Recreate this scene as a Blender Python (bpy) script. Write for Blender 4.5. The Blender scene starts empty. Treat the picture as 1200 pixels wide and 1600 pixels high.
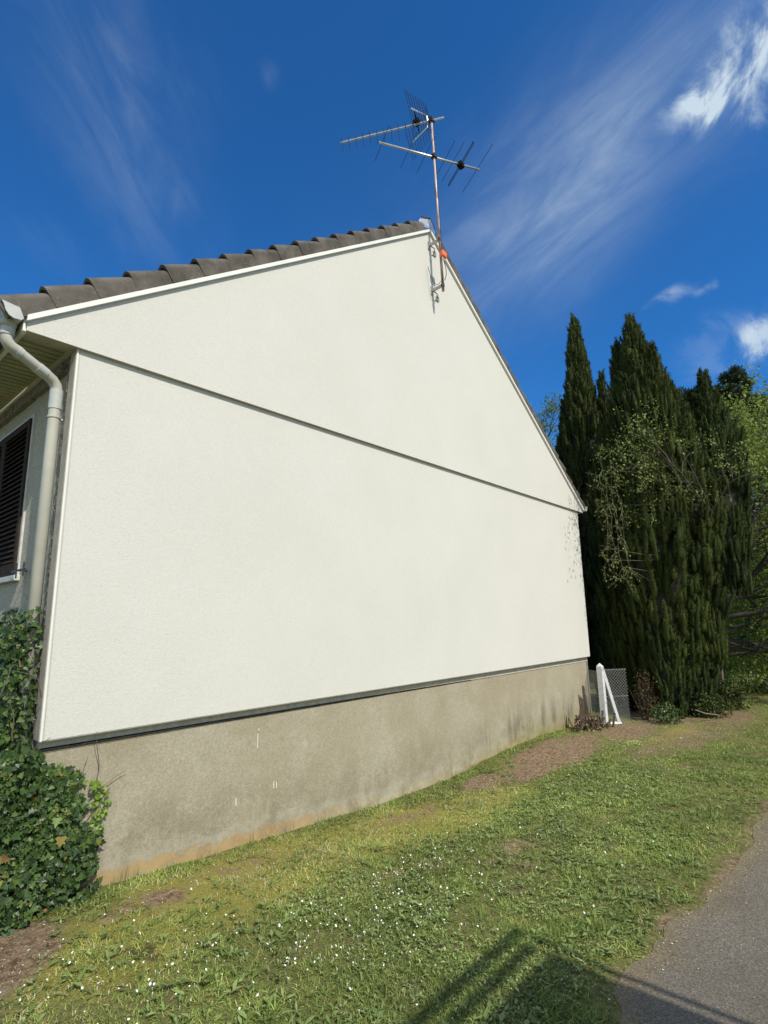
import bpy, math, random
import numpy as np
from mathutils import Vector, Matrix
random.seed(7); R = np.random.default_rng(7)
S = bpy.context.scene; COL = S.collection

# ---------------------------------------------------------------- camera
FW = Vector((0.7352415, 0.64969668, 0.19316875)); RT = Vector((0.6647717, -0.74681897, -0.0184395)); UP = Vector((-0.132282, -0.1419706, 0.98099226))
cam = bpy.data.cameras.new('camera'); co = bpy.data.objects.new('camera', cam); COL.objects.link(co)
co.matrix_world = Matrix(((RT.x, UP.x, -FW.x, 0), (RT.y, UP.y, -FW.y, 0), (RT.z, UP.z, -FW.z, 0), (0, 0, 0, 1)))
cam.sensor_fit = 'VERTICAL'; cam.sensor_height = 24; cam.sensor_width = 18; cam.lens = 859.526 / 1600 * 24
cam.clip_start = 0.05; cam.clip_end = 3000
S.camera = co
S.view_settings.view_transform = 'Standard'; S.view_settings.look = 'None'
S.view_settings.exposure = 0; S.view_settings.gamma = 1
S.cycles.max_bounces = 6; S.cycles.transparent_max_bounces = 8

# ---------------------------------------------------------------- sun
L = Vector((0.2, 1.0, -1.13)).normalized()
sd = bpy.data.lights.new('sun', 'SUN'); sd.energy = 4.3; sd.angle = math.radians(0.55); sd.color = (1.0, 0.94, 0.83)
so = bpy.data.objects.new('sun', sd); COL.objects.link(so)
so.rotation_euler = L.to_track_quat('-Z', 'Y').to_euler()
SUN_EL = math.asin(-L.z); SUN_AZ = math.atan2(-L.x, -L.y)      # azimuth from +Y towards +X

# ---------------------------------------------------------------- node helper
class NT:
    def __init__(s, tree): s.t = tree; s.n = tree.nodes; s.l = tree.links; s.n.clear()
    def new(s, typ, ins=None, **kw):
        n = s.n.new(typ)
        for k, v in kw.items(): setattr(n, k, v)
        for k, v in (ins or {}).items(): s.put(n.inputs[k], v)
        return n
    def put(s, sock, v):
        if isinstance(v, bpy.types.NodeSocket): s.l.new(v, sock)
        elif isinstance(v, bpy.types.Node): s.l.new(v.outputs[0], sock)
        else:
            if sock.type == 'RGBA' and len(v) == 3: v = (*v, 1)
            sock.default_value = v
    def m(s, op, a, b=None, c=None, clamp=False):
        n = s.n.new('ShaderNodeMath'); n.operation = op; n.use_clamp = clamp
        s.put(n.inputs[0], a)
        if b is not None: s.put(n.inputs[1], b)
        if c is not None: s.put(n.inputs[2], c)
        return n.outputs[0]
    def vm(s, op, a, b=None, scale=None):
        n = s.n.new('ShaderNodeVectorMath'); n.operation = op
        s.put(n.inputs[0], a)
        if b is not None: s.put(n.inputs[1], b)
        if scale is not None: s.put(n.inputs['Scale'], scale)
        return n.outputs['Value'] if op in ('DOT_PRODUCT', 'LENGTH') else n.outputs[0]
    def mix(s, f, a, b, blend='MIX'):
        n = s.n.new('ShaderNodeMix'); n.data_type = 'RGBA'; n.blend_type = blend
        s.put(n.inputs[0], f); s.put(n.inputs[6], a); s.put(n.inputs[7], b)
        return n.outputs[2]
    def noise(s, vec, scale, detail=4, rough=0.5, dist=0.0):
        n = s.n.new('ShaderNodeTexNoise'); s.put(n.inputs['Vector'], vec)
        n.inputs['Scale'].default_value = scale; n.inputs['Detail'].default_value = detail
        n.inputs['Roughness'].default_value = rough; n.inputs['Distortion'].default_value = dist
        return n.outputs['Fac']
    def ramp(s, v, a, b, x=0.0, y=1.0, smooth=True):
        n = s.n.new('ShaderNodeMapRange'); n.interpolation_type = 'SMOOTHSTEP' if smooth else 'LINEAR'
        s.put(n.inputs[0], v); n.inputs[1].default_value = a; n.inputs[2].default_value = b
        n.inputs[3].default_value = x; n.inputs[4].default_value = y
        return n.outputs[0]
    def attr(s, name): return s.new('ShaderNodeAttribute', attribute_name=name).outputs['Fac']
    def obj(s): return s.n.new('ShaderNodeTexCoord').outputs['Object']
    def rot(s, v): return s.new('ShaderNodeMapping', {'Vector': v, 'Rotation': (.62, .83, .41)}).outputs[0]
    def scaled(s, v, sc): return s.vm('MULTIPLY', v, sc)

# ---------------------------------------------------------------- sky (Nishita + procedural clouds by direction)
W = bpy.data.worlds.new('World'); S.world = W; W.use_nodes = True
g = NT(W.node_tree)
sky = g.new('ShaderNodeTexSky', sky_type='NISHITA', sun_disc=False, sun_elevation=SUN_EL, sun_rotation=SUN_AZ, altitude=600, air_density=1.0, dust_density=0.25, ozone_density=3.0)
D = g.n.new('ShaderNodeTexCoord').outputs['Generated']
skyc = g.mix(1.0, sky.outputs[0], (0.30, 1.06, 1.75), 'MULTIPLY')
dist = g.new('ShaderNodeTexNoise', {'Vector': D}); dist.inputs['Scale'].default_value = 5.0; dist.inputs['Detail'].default_value = 5
dj = g.vm('SUBTRACT', dist.outputs['Color'], (0.5, 0.5, 0.5))
def wpx(px, py): return (FW + RT * ((px - 600) / 859.5) - UP * ((py - 800) / 859.5)).normalized()
def blob(p, q, half, warp=0.3, pw=1.0):
    """soft elongated cloud patch between two sky directions, half = angular half width"""
    a = Vector(wpx(*p)); b = Vector(wpx(*q)); c = (a + b).normalized(); t = (b - a); ln = t.length / 2
    t = (t - c * t.dot(c)).normalized(); w = c.cross(t)
    d = g.vm('ADD', D, g.vm('SCALE', dj, scale=warp))
    dc = g.vm('SUBTRACT', d, tuple(c))
    u = g.m('DIVIDE', g.vm('DOT_PRODUCT', dc, tuple(t)), ln); v = g.m('DIVIDE', g.vm('DOT_PRODUCT', dc, tuple(w)), half)
    r2 = g.m('ADD', g.m('MULTIPLY', u, u), g.m('MULTIPLY', v, v))
    e = g.m('POWER', 2.718, g.m('MULTIPLY', r2, -pw))
    return e, u, v
def streak(p, q, sc, stretch):
    a = Vector(wpx(*p)); b = Vector(wpx(*q)); t = (b - a).normalized(); c = (a + b).normalized(); w = c.cross(t).normalized()
    uu = g.m('MULTIPLY', g.vm('DOT_PRODUCT', D, tuple(t)), sc); vv = g.m('MULTIPLY', g.vm('DOT_PRODUCT', D, tuple(w)), sc * stretch)
    cv = g.new('ShaderNodeCombineXYZ', {0: uu, 1: vv, 2: 0.3})
    return g.noise(cv.outputs[0], 1.0, 9, 0.66, 0.5)
dens = None
def addc(x):
    global dens
    dens = x if dens is None else g.m('ADD', dens, x)
st1 = g.ramp(streak((700, 480), (1150, 80), 3.2, 4.2), 0.34, 0.70)
for (p, q, h, amp) in [((700, 470), (1200, 20), 0.10, 0.50), ((770, 400), (1010, 180), 0.045, 0.26), ((560, 560), (760, 330), 0.14, 0.08)]:
    addc(g.m('MULTIPLY', g.m('MULTIPLY', blob(p, q, h, 0.10)[0], g.m('ADD', g.m('MULTIPLY', st1, .65), 0.36)), amp * .62))
st2 = g.ramp(streak((120, 0), (290, 340), 4.0, 3.6), 0.36, 0.72)
for (p, q, h, amp) in [((90, -60), (230, 240), 0.09, 0.26), ((110, 200), (290, 400), 0.06, 0.20), ((150, 40), (190, 120), 0.02, 0.12),
                       ((190, 160), (215, 215), 0.02, 0.16), ((262, 290), (290, 345), 0.014, 0.24), ((424, 112), (434, 146), 0.011, 0.20), ((20, 350), (140, 430), 0.03, 0.12)]:
    addc(g.m('MULTIPLY', g.m('MULTIPLY', blob(p, q, h, 0.08)[0], g.m('ADD', st2, 0.22)), amp * .40))
pn = g.ramp(g.noise(D, 11.0, 8, 0.62, 0.6), 0.34, 0.66)
for (p, q, h, amp) in [((1085, 240), (1225, 60), 0.062, 1.9), ((1068, 190), (1130, 205), 0.018, 1.0), ((1100, 225), (1180, 185), 0.025, 1.0), ((1150, 0), (1260, 50), 0.05, 1.2),
                       ((1030, 480), (1110, 440), 0.016, 0.75), ((1110, 455), (1150, 445), 0.010, 0.5), ((1135, 590), (1240, 530), 0.034, 1.5), ((1050, 590), (1200, 520), 0.05, 0.25)]:
    e = blob(p, q, h, 0.14, 1.0)[0]
    addc(g.m('MULTIPLY', g.ramp(g.m('MULTIPLY', e, g.m('ADD', g.m('MULTIPLY', pn, 1.1), 0.25)), 0.12, 1.05), amp * 0.50))
sepd = g.new('ShaderNodeSeparateXYZ', {0: D})
behind = g.m('MULTIPLY', g.ramp(g.vm('DOT_PRODUCT', D, (-0.62, -0.78, 0.0)), -0.02, 0.25), g.ramp(g.noise(D, 2.6, 6, 0.6, 0.4), 0.28, 0.46))  # clouds added in the unseen rear sky to whiten the blue shade fill
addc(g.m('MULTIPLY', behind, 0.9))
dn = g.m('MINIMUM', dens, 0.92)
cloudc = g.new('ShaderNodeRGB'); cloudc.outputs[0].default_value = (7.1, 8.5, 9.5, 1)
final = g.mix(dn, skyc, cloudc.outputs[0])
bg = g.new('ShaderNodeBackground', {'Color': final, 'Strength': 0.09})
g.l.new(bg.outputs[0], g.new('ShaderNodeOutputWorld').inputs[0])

# ---------------------------------------------------------------- object helpers
def tag(o, label=None, cat=None, group=None, kind=None):
    if label: o['label'] = label
    if cat: o['category'] = cat
    if group: o['group'] = group
    if kind: o['kind'] = kind
    return o
def thing(name, loc, label, cat, group=None):
    o = bpy.data.objects.new(name, None); COL.objects.link(o); o.location = loc; o.empty_display_size = .2
    return tag(o, label, cat, group)
def link(name, me, mat, parent=None):
    me.materials.append(mat)
    o = bpy.data.objects.new(name, me); COL.objects.link(o)
    if parent is not None:
        o.parent = parent
        p = parent; off = Vector((0, 0, 0))
        while p is not None: off += p.location; p = p.parent
        if off.length > 0:
            if parent.type == 'EMPTY': o.location = -off
            else: o.location = (0, 0, 0)
    return o
class MB:
    def __init__(s): s.v = []; s.f = []
    def add(s, vs, fs):
        k = len(s.v); s.v += [tuple(v) for v in vs]; s.f += [tuple(i + k for i in f) for f in fs]; return s
    def box(s, a, b):
        x0, y0, z0 = a; x1, y1, z1 = b
        return s.add([(x0, y0, z0), (x1, y0, z0), (x1, y1, z0), (x0, y1, z0), (x0, y0, z1), (x1, y0, z1), (x1, y1, z1), (x0, y1, z1)],
                     [(0, 3, 2, 1), (4, 5, 6, 7), (0, 1, 5, 4), (1, 2, 6, 5), (2, 3, 7, 6), (3, 0, 4, 7)])
    def prism_y(s, poly, y0, y1):      # poly in (x,z), counter-clockwise seen from -Y
        n = len(poly)
        vs = [(x, y0, z) for x, z in poly] + [(x, y1, z) for x, z in poly]
        return s.add(vs, [tuple(range(n)), tuple(range(2 * n - 1, n - 1, -1))] + [(i, i + n, (i + 1) % n + n, (i + 1) % n) for i in range(n)])
    def tube(s, pts, r, n=8, cap=True):
        pts = [Vector(p) for p in pts]; rr = r if isinstance(r, (list, tuple)) else [r] * len(pts)
        k = len(s.v); up = None
        for i, p in enumerate(pts):
            t = (pts[min(i + 1, len(pts) - 1)] - pts[max(i - 1, 0)]).normalized()
            if up is None: up = Vector((0, 0, 1)) if abs(t.z) < .9 else Vector((1, 0, 0))
            a = t.cross(up).normalized(); b = a.cross(t).normalized(); up = b
            for j in range(n):
                an = 2 * math.pi * j / n
                s.v.append(tuple(p + (a * math.cos(an) + b * math.sin(an)) * rr[i]))
        for i in range(len(pts) - 1):
            for j in range(n):
                s.f.append((k + i * n + j, k + i * n + (j + 1) % n, k + (i + 1) * n + (j + 1) % n, k + (i + 1) * n + j))
        if cap:
            s.f.append(tuple(k + j for j in range(n))[::-1]); s.f.append(tuple(k + (len(pts) - 1) * n + j for j in range(n)))
        return s
    def build(s, name, mat, parent=None, smooth=False, bevel=0):
        me = bpy.data.meshes.new(name); me.from_pydata(s.v, [], s.f); me.update()
        if smooth: me.polygons.foreach_set('use_smooth', [True] * len(me.polygons))
        o = link(name, me, mat, parent)
        if bevel:
            b = o.modifiers.new('bevel', 'BEVEL'); b.width = bevel; b.segments = 2; b.limit_method = 'ANGLE'
        return o
def npmesh(name, V, F, attrs=None, smooth=False):
    """V (n,3), F (m,k) uniform face size"""
    me = bpy.data.meshes.new(name); V = np.asarray(V, np.float32); F = np.asarray(F, np.int32)
    me.vertices.add(len(V)); me.vertices.foreach_set('co', V.ravel())
    k = F.shape[1]; me.loops.add(F.size); me.loops.foreach_set('vertex_index', F.ravel())
    me.polygons.add(len(F)); me.polygons.foreach_set('loop_start', np.arange(0, F.size, k, dtype=np.int32))
    try: me.polygons.foreach_set('loop_total', np.full(len(F), k, np.int32))
    except Exception: pass
    if smooth: me.polygons.foreach_set('use_smooth', np.ones(len(F), bool))
    me.update(calc_edges=True)
    for an, av in (attrs or {}).items():
        a = me.attributes.new(an, 'FLOAT', 'POINT'); a.data.foreach_set('value', np.asarray(av, np.float32))
    return me
def nrm(v): return v / np.maximum(np.linalg.norm(v, axis=-1, keepdims=True), 1e-9)
def vnoise(x, y, sc, seed=0):
    """value noise 0..1, arrays"""
    x = np.asarray(x) * sc; y = np.asarray(y) * sc
    xi = np.floor(x).astype(np.int64); yi = np.floor(y).astype(np.int64); fx = x - xi; fy = y - yi
    fx = fx * fx * (3 - 2 * fx); fy = fy * fy * (3 - 2 * fy)
    def h(a, b):
        n = (a * 374761393 + b * 668265263 + seed * 974634777) & 0xffffffff
        n = ((n ^ (n >> 13)) * 1274126177) & 0xffffffff
        return ((n ^ (n >> 16)) & 0xffff) / 65535.0
    return (h(xi, yi) * (1 - fx) + h(xi + 1, yi) * fx) * (1 - fy) + (h(xi, yi + 1) * (1 - fx) + h(xi + 1, yi + 1) * fx) * fy
def fbm(x, y, sc, seed=0, o=4):
    t = 0; a = .5; n = 0
    for i in range(o): t = t + a * vnoise(x, y, sc * 2 ** i, seed + i); n += a; a *= .5
    return t / n
def leaves(P, A, N, ln, wd, fold=0.15, rnd=None, shape='quad', bend=0.0):
    """P base points, A axis (unit), N face normal approx, ln/wd arrays -> V, F, rnd"""
    n = len(P); A = nrm(A); B = nrm(np.cross(A, N)); N = np.cross(B, A)
    ln = np.broadcast_to(ln, n)[:, None]; wd = np.broadcast_to(wd, n)[:, None]
    if rnd is None: rnd = R.random(n)
    if shape == 'quad':
        tmpl = [(0, 0, 0), (.45, .5, fold), (1, 0, -bend), (.45, -.5, fold)]; F0 = [(0, 1, 2, 3)]
    elif shape == 'tri':
        tmpl = [(0, .5, 0), (0, -.5, 0), (1, 0, -bend)]; F0 = [(0, 1, 2)]
    elif shape == 'blade':
        tmpl = [(0, .5, 0), (0, -.5, 0), (.55, -.38, bend * .3), (.55, .38, bend * .3), (1, .04, bend), (1, -.04, bend)]; F0 = [(0, 1, 2, 3), (3, 2, 5, 4)]
    elif shape == 'ivy':
        tmpl = [(0, 0, 0), (-.08, .34, .03), (.12, .52, .08), (.38, .30, .04), (.55, .46, .09), (.62, .20, .03), (1, 0, -.10), (.62, -.20, .03), (.55, -.46, .09), (.38, -.30, .04), (.12, -.52, .08), (-.08, -.34, .03), (.40, 0, -.03)]
        F0 = [(12, 0, 1), (12, 1, 2), (12, 2, 3), (12, 3, 4), (12, 4, 5), (12, 5, 6), (12, 6, 7), (12, 7, 8), (12, 8, 9), (12, 9, 10), (12, 10, 11), (12, 11, 0)]
    T = np.array(tmpl); k = len(T)
    V = P[:, None, :] + A[:, None, :] * (T[None, :, 0:1] * ln[:, None, :]) + B[:, None, :] * (T[None, :, 1:2] * wd[:, None, :]) + N[:, None, :] * (T[None, :, 2:3] * ln[:, None, :])
    F = (np.arange(n)[:, None, None] * k + np.array(F0)[None]).reshape(-1, len(F0[0]))
    return V.reshape(-1, 3), F, np.repeat(rnd, k)
def randdir(n):
    v = R.normal(size=(n, 3)); return nrm(v)

# ---------------------------------------------------------------- materials
def mat(name):
    m = bpy.data.materials.new(name); m.use_nodes = True; return m, NT(m.node_tree)
def finish(t, color, rough=0.8, bump=None, bstr=0.3, bdist=0.01, metallic=0.0, trans=None, spec=None):
    p = t.new('ShaderNodeBsdfPrincipled', {'Base Color': color, 'Roughness': rough, 'Metallic': metallic})
    if spec is not None: p.inputs['Specular IOR Level'].default_value = spec
    if bump is not None:
        b = t.new('ShaderNodeBump', {'Height': bump, 'Strength': bstr, 'Distance': bdist}); t.l.new(b.outputs[0], p.inputs['Normal'])
    out = t.new('ShaderNodeOutputMaterial')
    if trans:
        tr = t.new('ShaderNodeBsdfTranslucent', {'Color': trans[1]})
        mx = t.new('ShaderNodeMixShader', {0: trans[0]}); t.l.new(p.outputs[0], mx.inputs[1]); t.l.new(tr.outputs[0], mx.inputs[2])
        t.l.new(mx.outputs[0], out.inputs[0])
    else: t.l.new(p.outputs[0], out.inputs[0])
def simple(name, c, rough=.6, metallic=0., var=.12, vs=12., bump=0.0, bs=60., spec=None):
    m, t = mat(name); o = t.obj()
    n = t.noise(o, vs, 5, .6)
    col = t.mix(t.ramp(n, .3, .7), tuple(x * (1 - var) for x in c), tuple(min(1, x * (1 + var)) for x in c))
    finish(t, col, rough, t.noise(o, bs, 4) if bump else None, bump, .004, metallic, spec=spec); return m
def leafmat(name, cols, rough=.55, tr=.25, spec=.4, dead=None):
    m, t = mat(name); r = t.attr('rnd')
    cr = t.new('ShaderNodeValToRGB', {0: r}); e = cr.color_ramp.elements
    while len(e) < len(cols): e.new(.5)
    for i, c in enumerate(cols): e[i].position = c[0]; e[i].color = (*c[1], 1)
    c = cr.outputs[0]
    n = t.noise(t.obj(), 1.3, 3)
    c = t.mix(1.0, c, t.mix(t.ramp(n, .3, .7), (.8, .8, .8), (1.2, 1.2, 1.15)), 'MULTIPLY')
    finish(t, c, rough, trans=(tr, c), spec=spec); return m

# wall render (fine off-white stucco)
m_stucco, t = mat('offwhite_stucco'); o = t.obj()
q = t.rot(o); gr = t.noise(q, 75, 5, .78, 1.2); bl = t.noise(q, .9, 5, .6); fine = t.noise(q, 200, 2, .6)
c = t.mix(t.ramp(bl, .25, .75), (.660, .645, .592), (.695, .680, .628))
c = t.mix(t.m('MULTIPLY', t.ramp(gr, .46, .62), .36), c, (.49, .48, .425))
vs = t.noise(t.scaled(o, (9, 9, .35)), 1, 4, .6)
c = t.mix(t.m('MULTIPLY', t.ramp(vs, .55, .85), .10), c, (.55, .54, .48))
finish(t, c, .9, t.m('ADD', gr, t.m('MULTIPLY', fine, .5)), .55, .007, spec=.2)

# foundation render with stains
m_found, t = mat('stained_render'); o = t.obj(); hg = t.attr('hg')
q = t.rot(o); n1 = t.noise(q, 1.4, 6, .65); n2 = t.noise(q, 6, 7, .7); gr = t.noise(q, 60, 6, .85, 1.0); sk = t.noise(t.scaled(o, (5, 5, .7)), 1.3, 5, .65)
sk2 = t.noise(t.scaled(o, (16, 16, .9)), 1.0, 4, .6)
c = t.mix(t.ramp(n1, .3, .72), (.395, .350, .252), (.485, .445, .345))
c = t.mix(t.m('MULTIPLY', t.ramp(gr, .40, .60), .52), c, (.21, .175, .105))
c = t.mix(t.m('MULTIPLY', t.ramp(gr, .62, .8), .3), c, (.6, .57, .48))
pale = t.m('MULTIPLY', t.ramp(n2, .55, .75), t.ramp(n1, .48, .62)); c = t.mix(t.m('MULTIPLY', pale, .5), c, (.50, .49, .43))
mid = t.m('MULTIPLY', t.ramp(hg, .62, .22), t.ramp(t.m('ADD', t.noise(q, 2.4, 7, .75), t.m('MULTIPLY', gr, .35)), .60, .78)); c = t.mix(t.m('MULTIPLY', mid, .45), c, (.20, .175, .115))
low = t.ramp(hg, .75, .05)
dk = t.m('MULTIPLY', t.m('MULTIPLY', t.ramp(sk, .46, .66), low), t.ramp(t.new('ShaderNodeSeparateXYZ', {0: o}).outputs[0], 3.5, 9.5, .25, 1))
c = t.mix(t.m('MULTIPLY', dk, .8), c, (.105, .095, .07))
c = t.mix(t.m('MULTIPLY', t.m('MULTIPLY', t.ramp(sk2, .6, .75), t.ramp(hg, .15, .5)), .25), c, (.44, .40, .32))
wob = t.m('ADD', hg, t.m('MULTIPLY', t.m('SUBTRACT', t.noise(o, 5.0, 7, .72), .5), .26))
salt = t.m('MULTIPLY', t.ramp(wob, .06, .10), t.ramp(wob, .20, .12)); c = t.mix(t.m('MULTIPLY', salt, t.ramp(n2, .40, .65, .05, .7)), c, (.44, .41, .33))
sx_ = t.new('ShaderNodeSeparateXYZ', {0: o}).outputs[0]; ora = t.ramp(wob, .115, .045)
ocol = t.mix(t.ramp(sx_, 3.2, 4.4), t.mix(t.ramp(n2, .40, .60), (.42, .23, .08), (.46, .33, .16)), t.mix(t.ramp(n2, .40, .60), (.40, .31, .15), (.47, .42, .30)))
c = t.mix(t.m('MULTIPLY', ora, t.ramp(n2, .36, .58, .25, .92)), c, ocol)
moss = t.m('MULTIPLY', t.ramp(t.new('ShaderNodeSeparateXYZ', {0: o}).outputs[0], 5.5, 8.8), t.ramp(wob, .32, .02)); c = t.mix(t.m('MULTIPLY', moss, .6), c, (.23, .20, .06))
rim = t.ramp(wob, .012, -.03); c = t.mix(t.m('MULTIPLY', rim, .8), c, (.36, .34, .29))
finish(t, c, .95, t.m('ADD', gr, t.m('MULTIPLY', n2, .8)), .7, .008, spec=.15)

m_facade = None
m_facade, t = mat('rough_grey_render'); o = t.obj(); gr = t.noise(t.rot(o), 70, 5, .8, 1.0)
c = t.mix(t.ramp(gr, .38, .66), (.36, .34, .275), (.68, .65, .55)); finish(t, c, .95, gr, .9, .012, spec=.15)
m_agg, t = mat('broken_aggregate_edge'); o = t.obj(); gr = t.noise(o, 70, 5, .8); g2 = t.noise(o, 14, 4)
c = t.mix(t.ramp(gr, .35, .65), (.09, .075, .055), (.50, .46, .39)); c = t.mix(t.m('MULTIPLY', t.ramp(g2, .6, .7), .5), c, (.25, .12, .07)); finish(t, c, .95, gr, 1, .02)
m_side = simple('taupe_mortar', (.42, .385, .32), .9, bump=.3)
m_white = simple('white_lacquered_metal', (.80, .79, .74), .45, var=.04, vs=5)
m_base_strip = simple('old_white_paint', (.50, .46, .375), .8, var=.15, vs=20, bump=.3)
m_pvc = simple('grey_beige_plastic', (.50, .495, .43), .45, var=.07, vs=6)
m_pvc2 = simple('pale_grey_plastic', (.47, .49, .47), .4, var=.08, vs=8)
m_soffit, t = mat('soffit_slats'); o = t.obj(); sx = t.new('ShaderNodeSeparateXYZ', {0: o})
c = t.mix(t.ramp(t.noise(o, 3, 4), .3, .7), (.36, .38, .25), (.44, .44, .31)); c = t.mix(t.m('MULTIPLY', t.ramp(t.noise(o, 6, 3), .58, .7), .5), c, (.34, .20, .10)); finish(t, c, .6)
m_tile, t = mat('concrete_tile'); o = t.obj(); gr = t.noise(o, 120, 4, .7); n1 = t.noise(o, 5, 5, .6)
c = t.mix(t.ramp(n1, .3, .7), (.070, .062, .053), (.150, .134, .115)); c = t.mix(t.m('MULTIPLY', t.ramp(gr, .5, .7), .5), c, (.23, .21, .18))
lich = t.ramp(t.noise(o, 24, 4, .6), .62, .7); c = t.mix(t.m('MULTIPLY', lich, .5), c, (.27, .25, .20)); finish(t, c, .95, gr, .8, .006, spec=.2)
m_zinc = simple('zinc', (.50, .53, .56), .35, .8, var=.2)
m_galv = simple('galvanised_steel', (.42, .40, .37), .5, .6, var=.25, vs=30)
m_rust, t = mat('rusty_painted_pole'); o = t.obj(); n1 = t.noise(t.scaled(o, (30, 30, 4)), 1, 5, .7)
c = t.mix(t.ramp(n1, .42, .6), (.48, .42, .40), (.23, .095, .07)); finish(t, c, .55, metallic=.3)
m_alu = simple('weathered_aluminium', (.70, .69, .67), .35, .75, var=.1)
m_dark = simple('dark_oxidised_metal', (.05, .05, .055), .5, .3)
m_black = simple('black_plastic', (.014, .013, .012), .8, spec=.1)
m_orange = simple('orange_plastic', (.85, .17, .07), .45, var=.06)
m_shut = simple('dark_brown_shutter', (.050, .036, .028), .85, var=.3, vs=20, spec=.08)
m_hinge = simple('dark_iron', (.06, .06, .065), .5, .4)
m_conc_post = simple('whitewashed_concrete', (.62, .62, .62), .8, var=.1, vs=25, bump=.4)
m_wire = simple('galvanised_wire', (.40, .40, .38), .5, .5)
m_bark = simple('grey_brown_bark', (.12, .10, .08), .9, var=.4, vs=18, bump=.6)
m_barkd = simple('dark_bark', (.05, .042, .035), .9, var=.4, vs=18, bump=.6)
m_twig = simple('pale_twigs', (.17, .14, .105), .85, var=.3, vs=30)
m_stump = simple('cut_wood', (.30, .22, .14), .9, var=.6, vs=30, bump=.6)
m_stumpd = simple('stump_bark', (.09, .06, .04), .9, var=.5, vs=30, bump=.8)
m_frame = simple('dull_white_frame', (.56, .56, .54), .6, var=.12, vs=12)
m_wood = simple('weathered_timber', (.22, .17, .12), .8, var=.3)
m_ivy = leafmat('ivy_leaves', [(0, (.026, .052, .018)), (.45, (.048, .092, .026)), (.75, (.080, .140, .036)), (.95, (.125, .19, .05)), (.985, (.22, .22, .04)), (1, (.25, .12, .05))], .42, .16, .4)
m_ivyl = leafmat('young_ivy_leaves', [(0, (.12, .22, .03)), (1, (.26, .38, .05))], .4, .35)
m_con = leafmat('yew_foliage', [(0, (.016, .028, .008)), (.5, (.056, .073, .017)), (.85, (.125, .142, .033)), (1, (.17, .18, .055))], .75, .08, .15)
m_con2 = leafmat('bluish_yew_foliage', [(0, (.016, .029, .009)), (.5, (.048, .068, .020)), (.9, (.098, .122, .035)), (1, (.15, .17, .05))], .75, .08, .15)
m_core = simple('shade_black_core', (.020, .020, .012), .95, var=.4)
m_dec = leafmat('spring_leaves', [(0, (.09, .14, .025)), (.5, (.17, .235, .045)), (.85, (.29, .35, .085)), (1, (.50, .52, .26))], .5, .35)
m_dec3 = leafmat('sun_brightened_leaves', [(0, (.13, .19, .03)), (.5, (.25, .33, .055)), (.85, (.38, .45, .10)), (1, (.55, .58, .26))], .5, .5)  # brighter copy of the spring leaves, sunlight put into the colour
m_dec2 = leafmat('deep_green_leaves', [(0, (.06, .10, .02)), (.6, (.14, .20, .035)), (.9, (.26, .32, .065)), (1, (.42, .46, .16))], .5, .35)
m_birch = leafmat('birch_leaves', [(0, (.10, .16, .06)), (1, (.22, .29, .13))], .6, .35)
m_pine = leafmat('pine_needles', [(0, (.025, .045, .022)), (.7, (.055, .080, .040)), (1, (.12, .12, .07))], .8, .05, .15)
m_red = leafmat('reddish_foliage', [(0, (.05, .02, .012)), (.5, (.10, .045, .02)), (1, (.10, .12, .03))], .6, .2)
m_grass = leafmat('grass_blades', [(0, (.115, .165, .040)), (.35, (.21, .285, .072)), (.62, (.34, .405, .11)), (.80, (.52, .51, .14)), (.92, (.46, .37, .21)), (1, (.66, .60, .42))], .65, .3, .25)
m_weed = leafmat('broad_lawn_leaves', [(0, (.13, .20, .052)), (.6, (.25, .32, .105)), (1, (.42, .47, .22))], .45, .25, .45)
m_petal = simple('white_petals', (.74, .75, .68), .6, var=.03)

# ground material: soil / moss / thatch masks
m_ground, t = mat('lawn_soil'); o = t.obj(); soil = t.attr('soil'); moss = t.attr('moss')
n1 = t.noise(o, 3.0, 6, .65); n2 = t.noise(o, 26, 7, .78); n3 = t.noise(o, 150, 3, .7)
c = t.mix(t.ramp(n2, .35, .65), (.11, .115, .040), (.28, .27, .095))
c = t.mix(t.ramp(t.m('ADD', n1, t.m('MULTIPLY', t.m('SUBTRACT', n2, .5), .5)), .52, .66), c, (.20, .165, .085))
c = t.mix(t.m('MULTIPLY', t.ramp(t.m('ADD', moss, t.m('MULTIPLY', t.m('SUBTRACT', n2, .5), .8)), .3, .7), .8), c, t.mix(t.ramp(n3, .35, .65), (.25, .215, .050), (.46, .42, .10)))
sc_ = t.mix(t.ramp(n2, .36, .64), (.135, .080, .050), (.40, .285, .185)); sc_ = t.mix(t.ramp(t.noise(t.rot(o), 5, 5, .7), .5, .66, 0, .65), sc_, (.30, .25, .15)); sc_ = t.mix(t.m('MULTIPLY', t.ramp(n3, .55, .75), .6), sc_, (.34, .26, .17))
dkp = t.ramp(t.noise(t.rot(o), 2.6, 7, .75), .56, .66); c = t.mix(t.m('MULTIPLY', dkp, .75), c, (.065, .050, .032))
c = t.mix(t.ramp(t.m('ADD', soil, t.m('MULTIPLY', t.m('SUBTRACT', n2, .5), .7)), .35, .65), c, sc_)
finish(t, c, .95, t.m('ADD', n2, t.m('MULTIPLY', n3, .5)), .9, .03, spec=.1)
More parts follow.
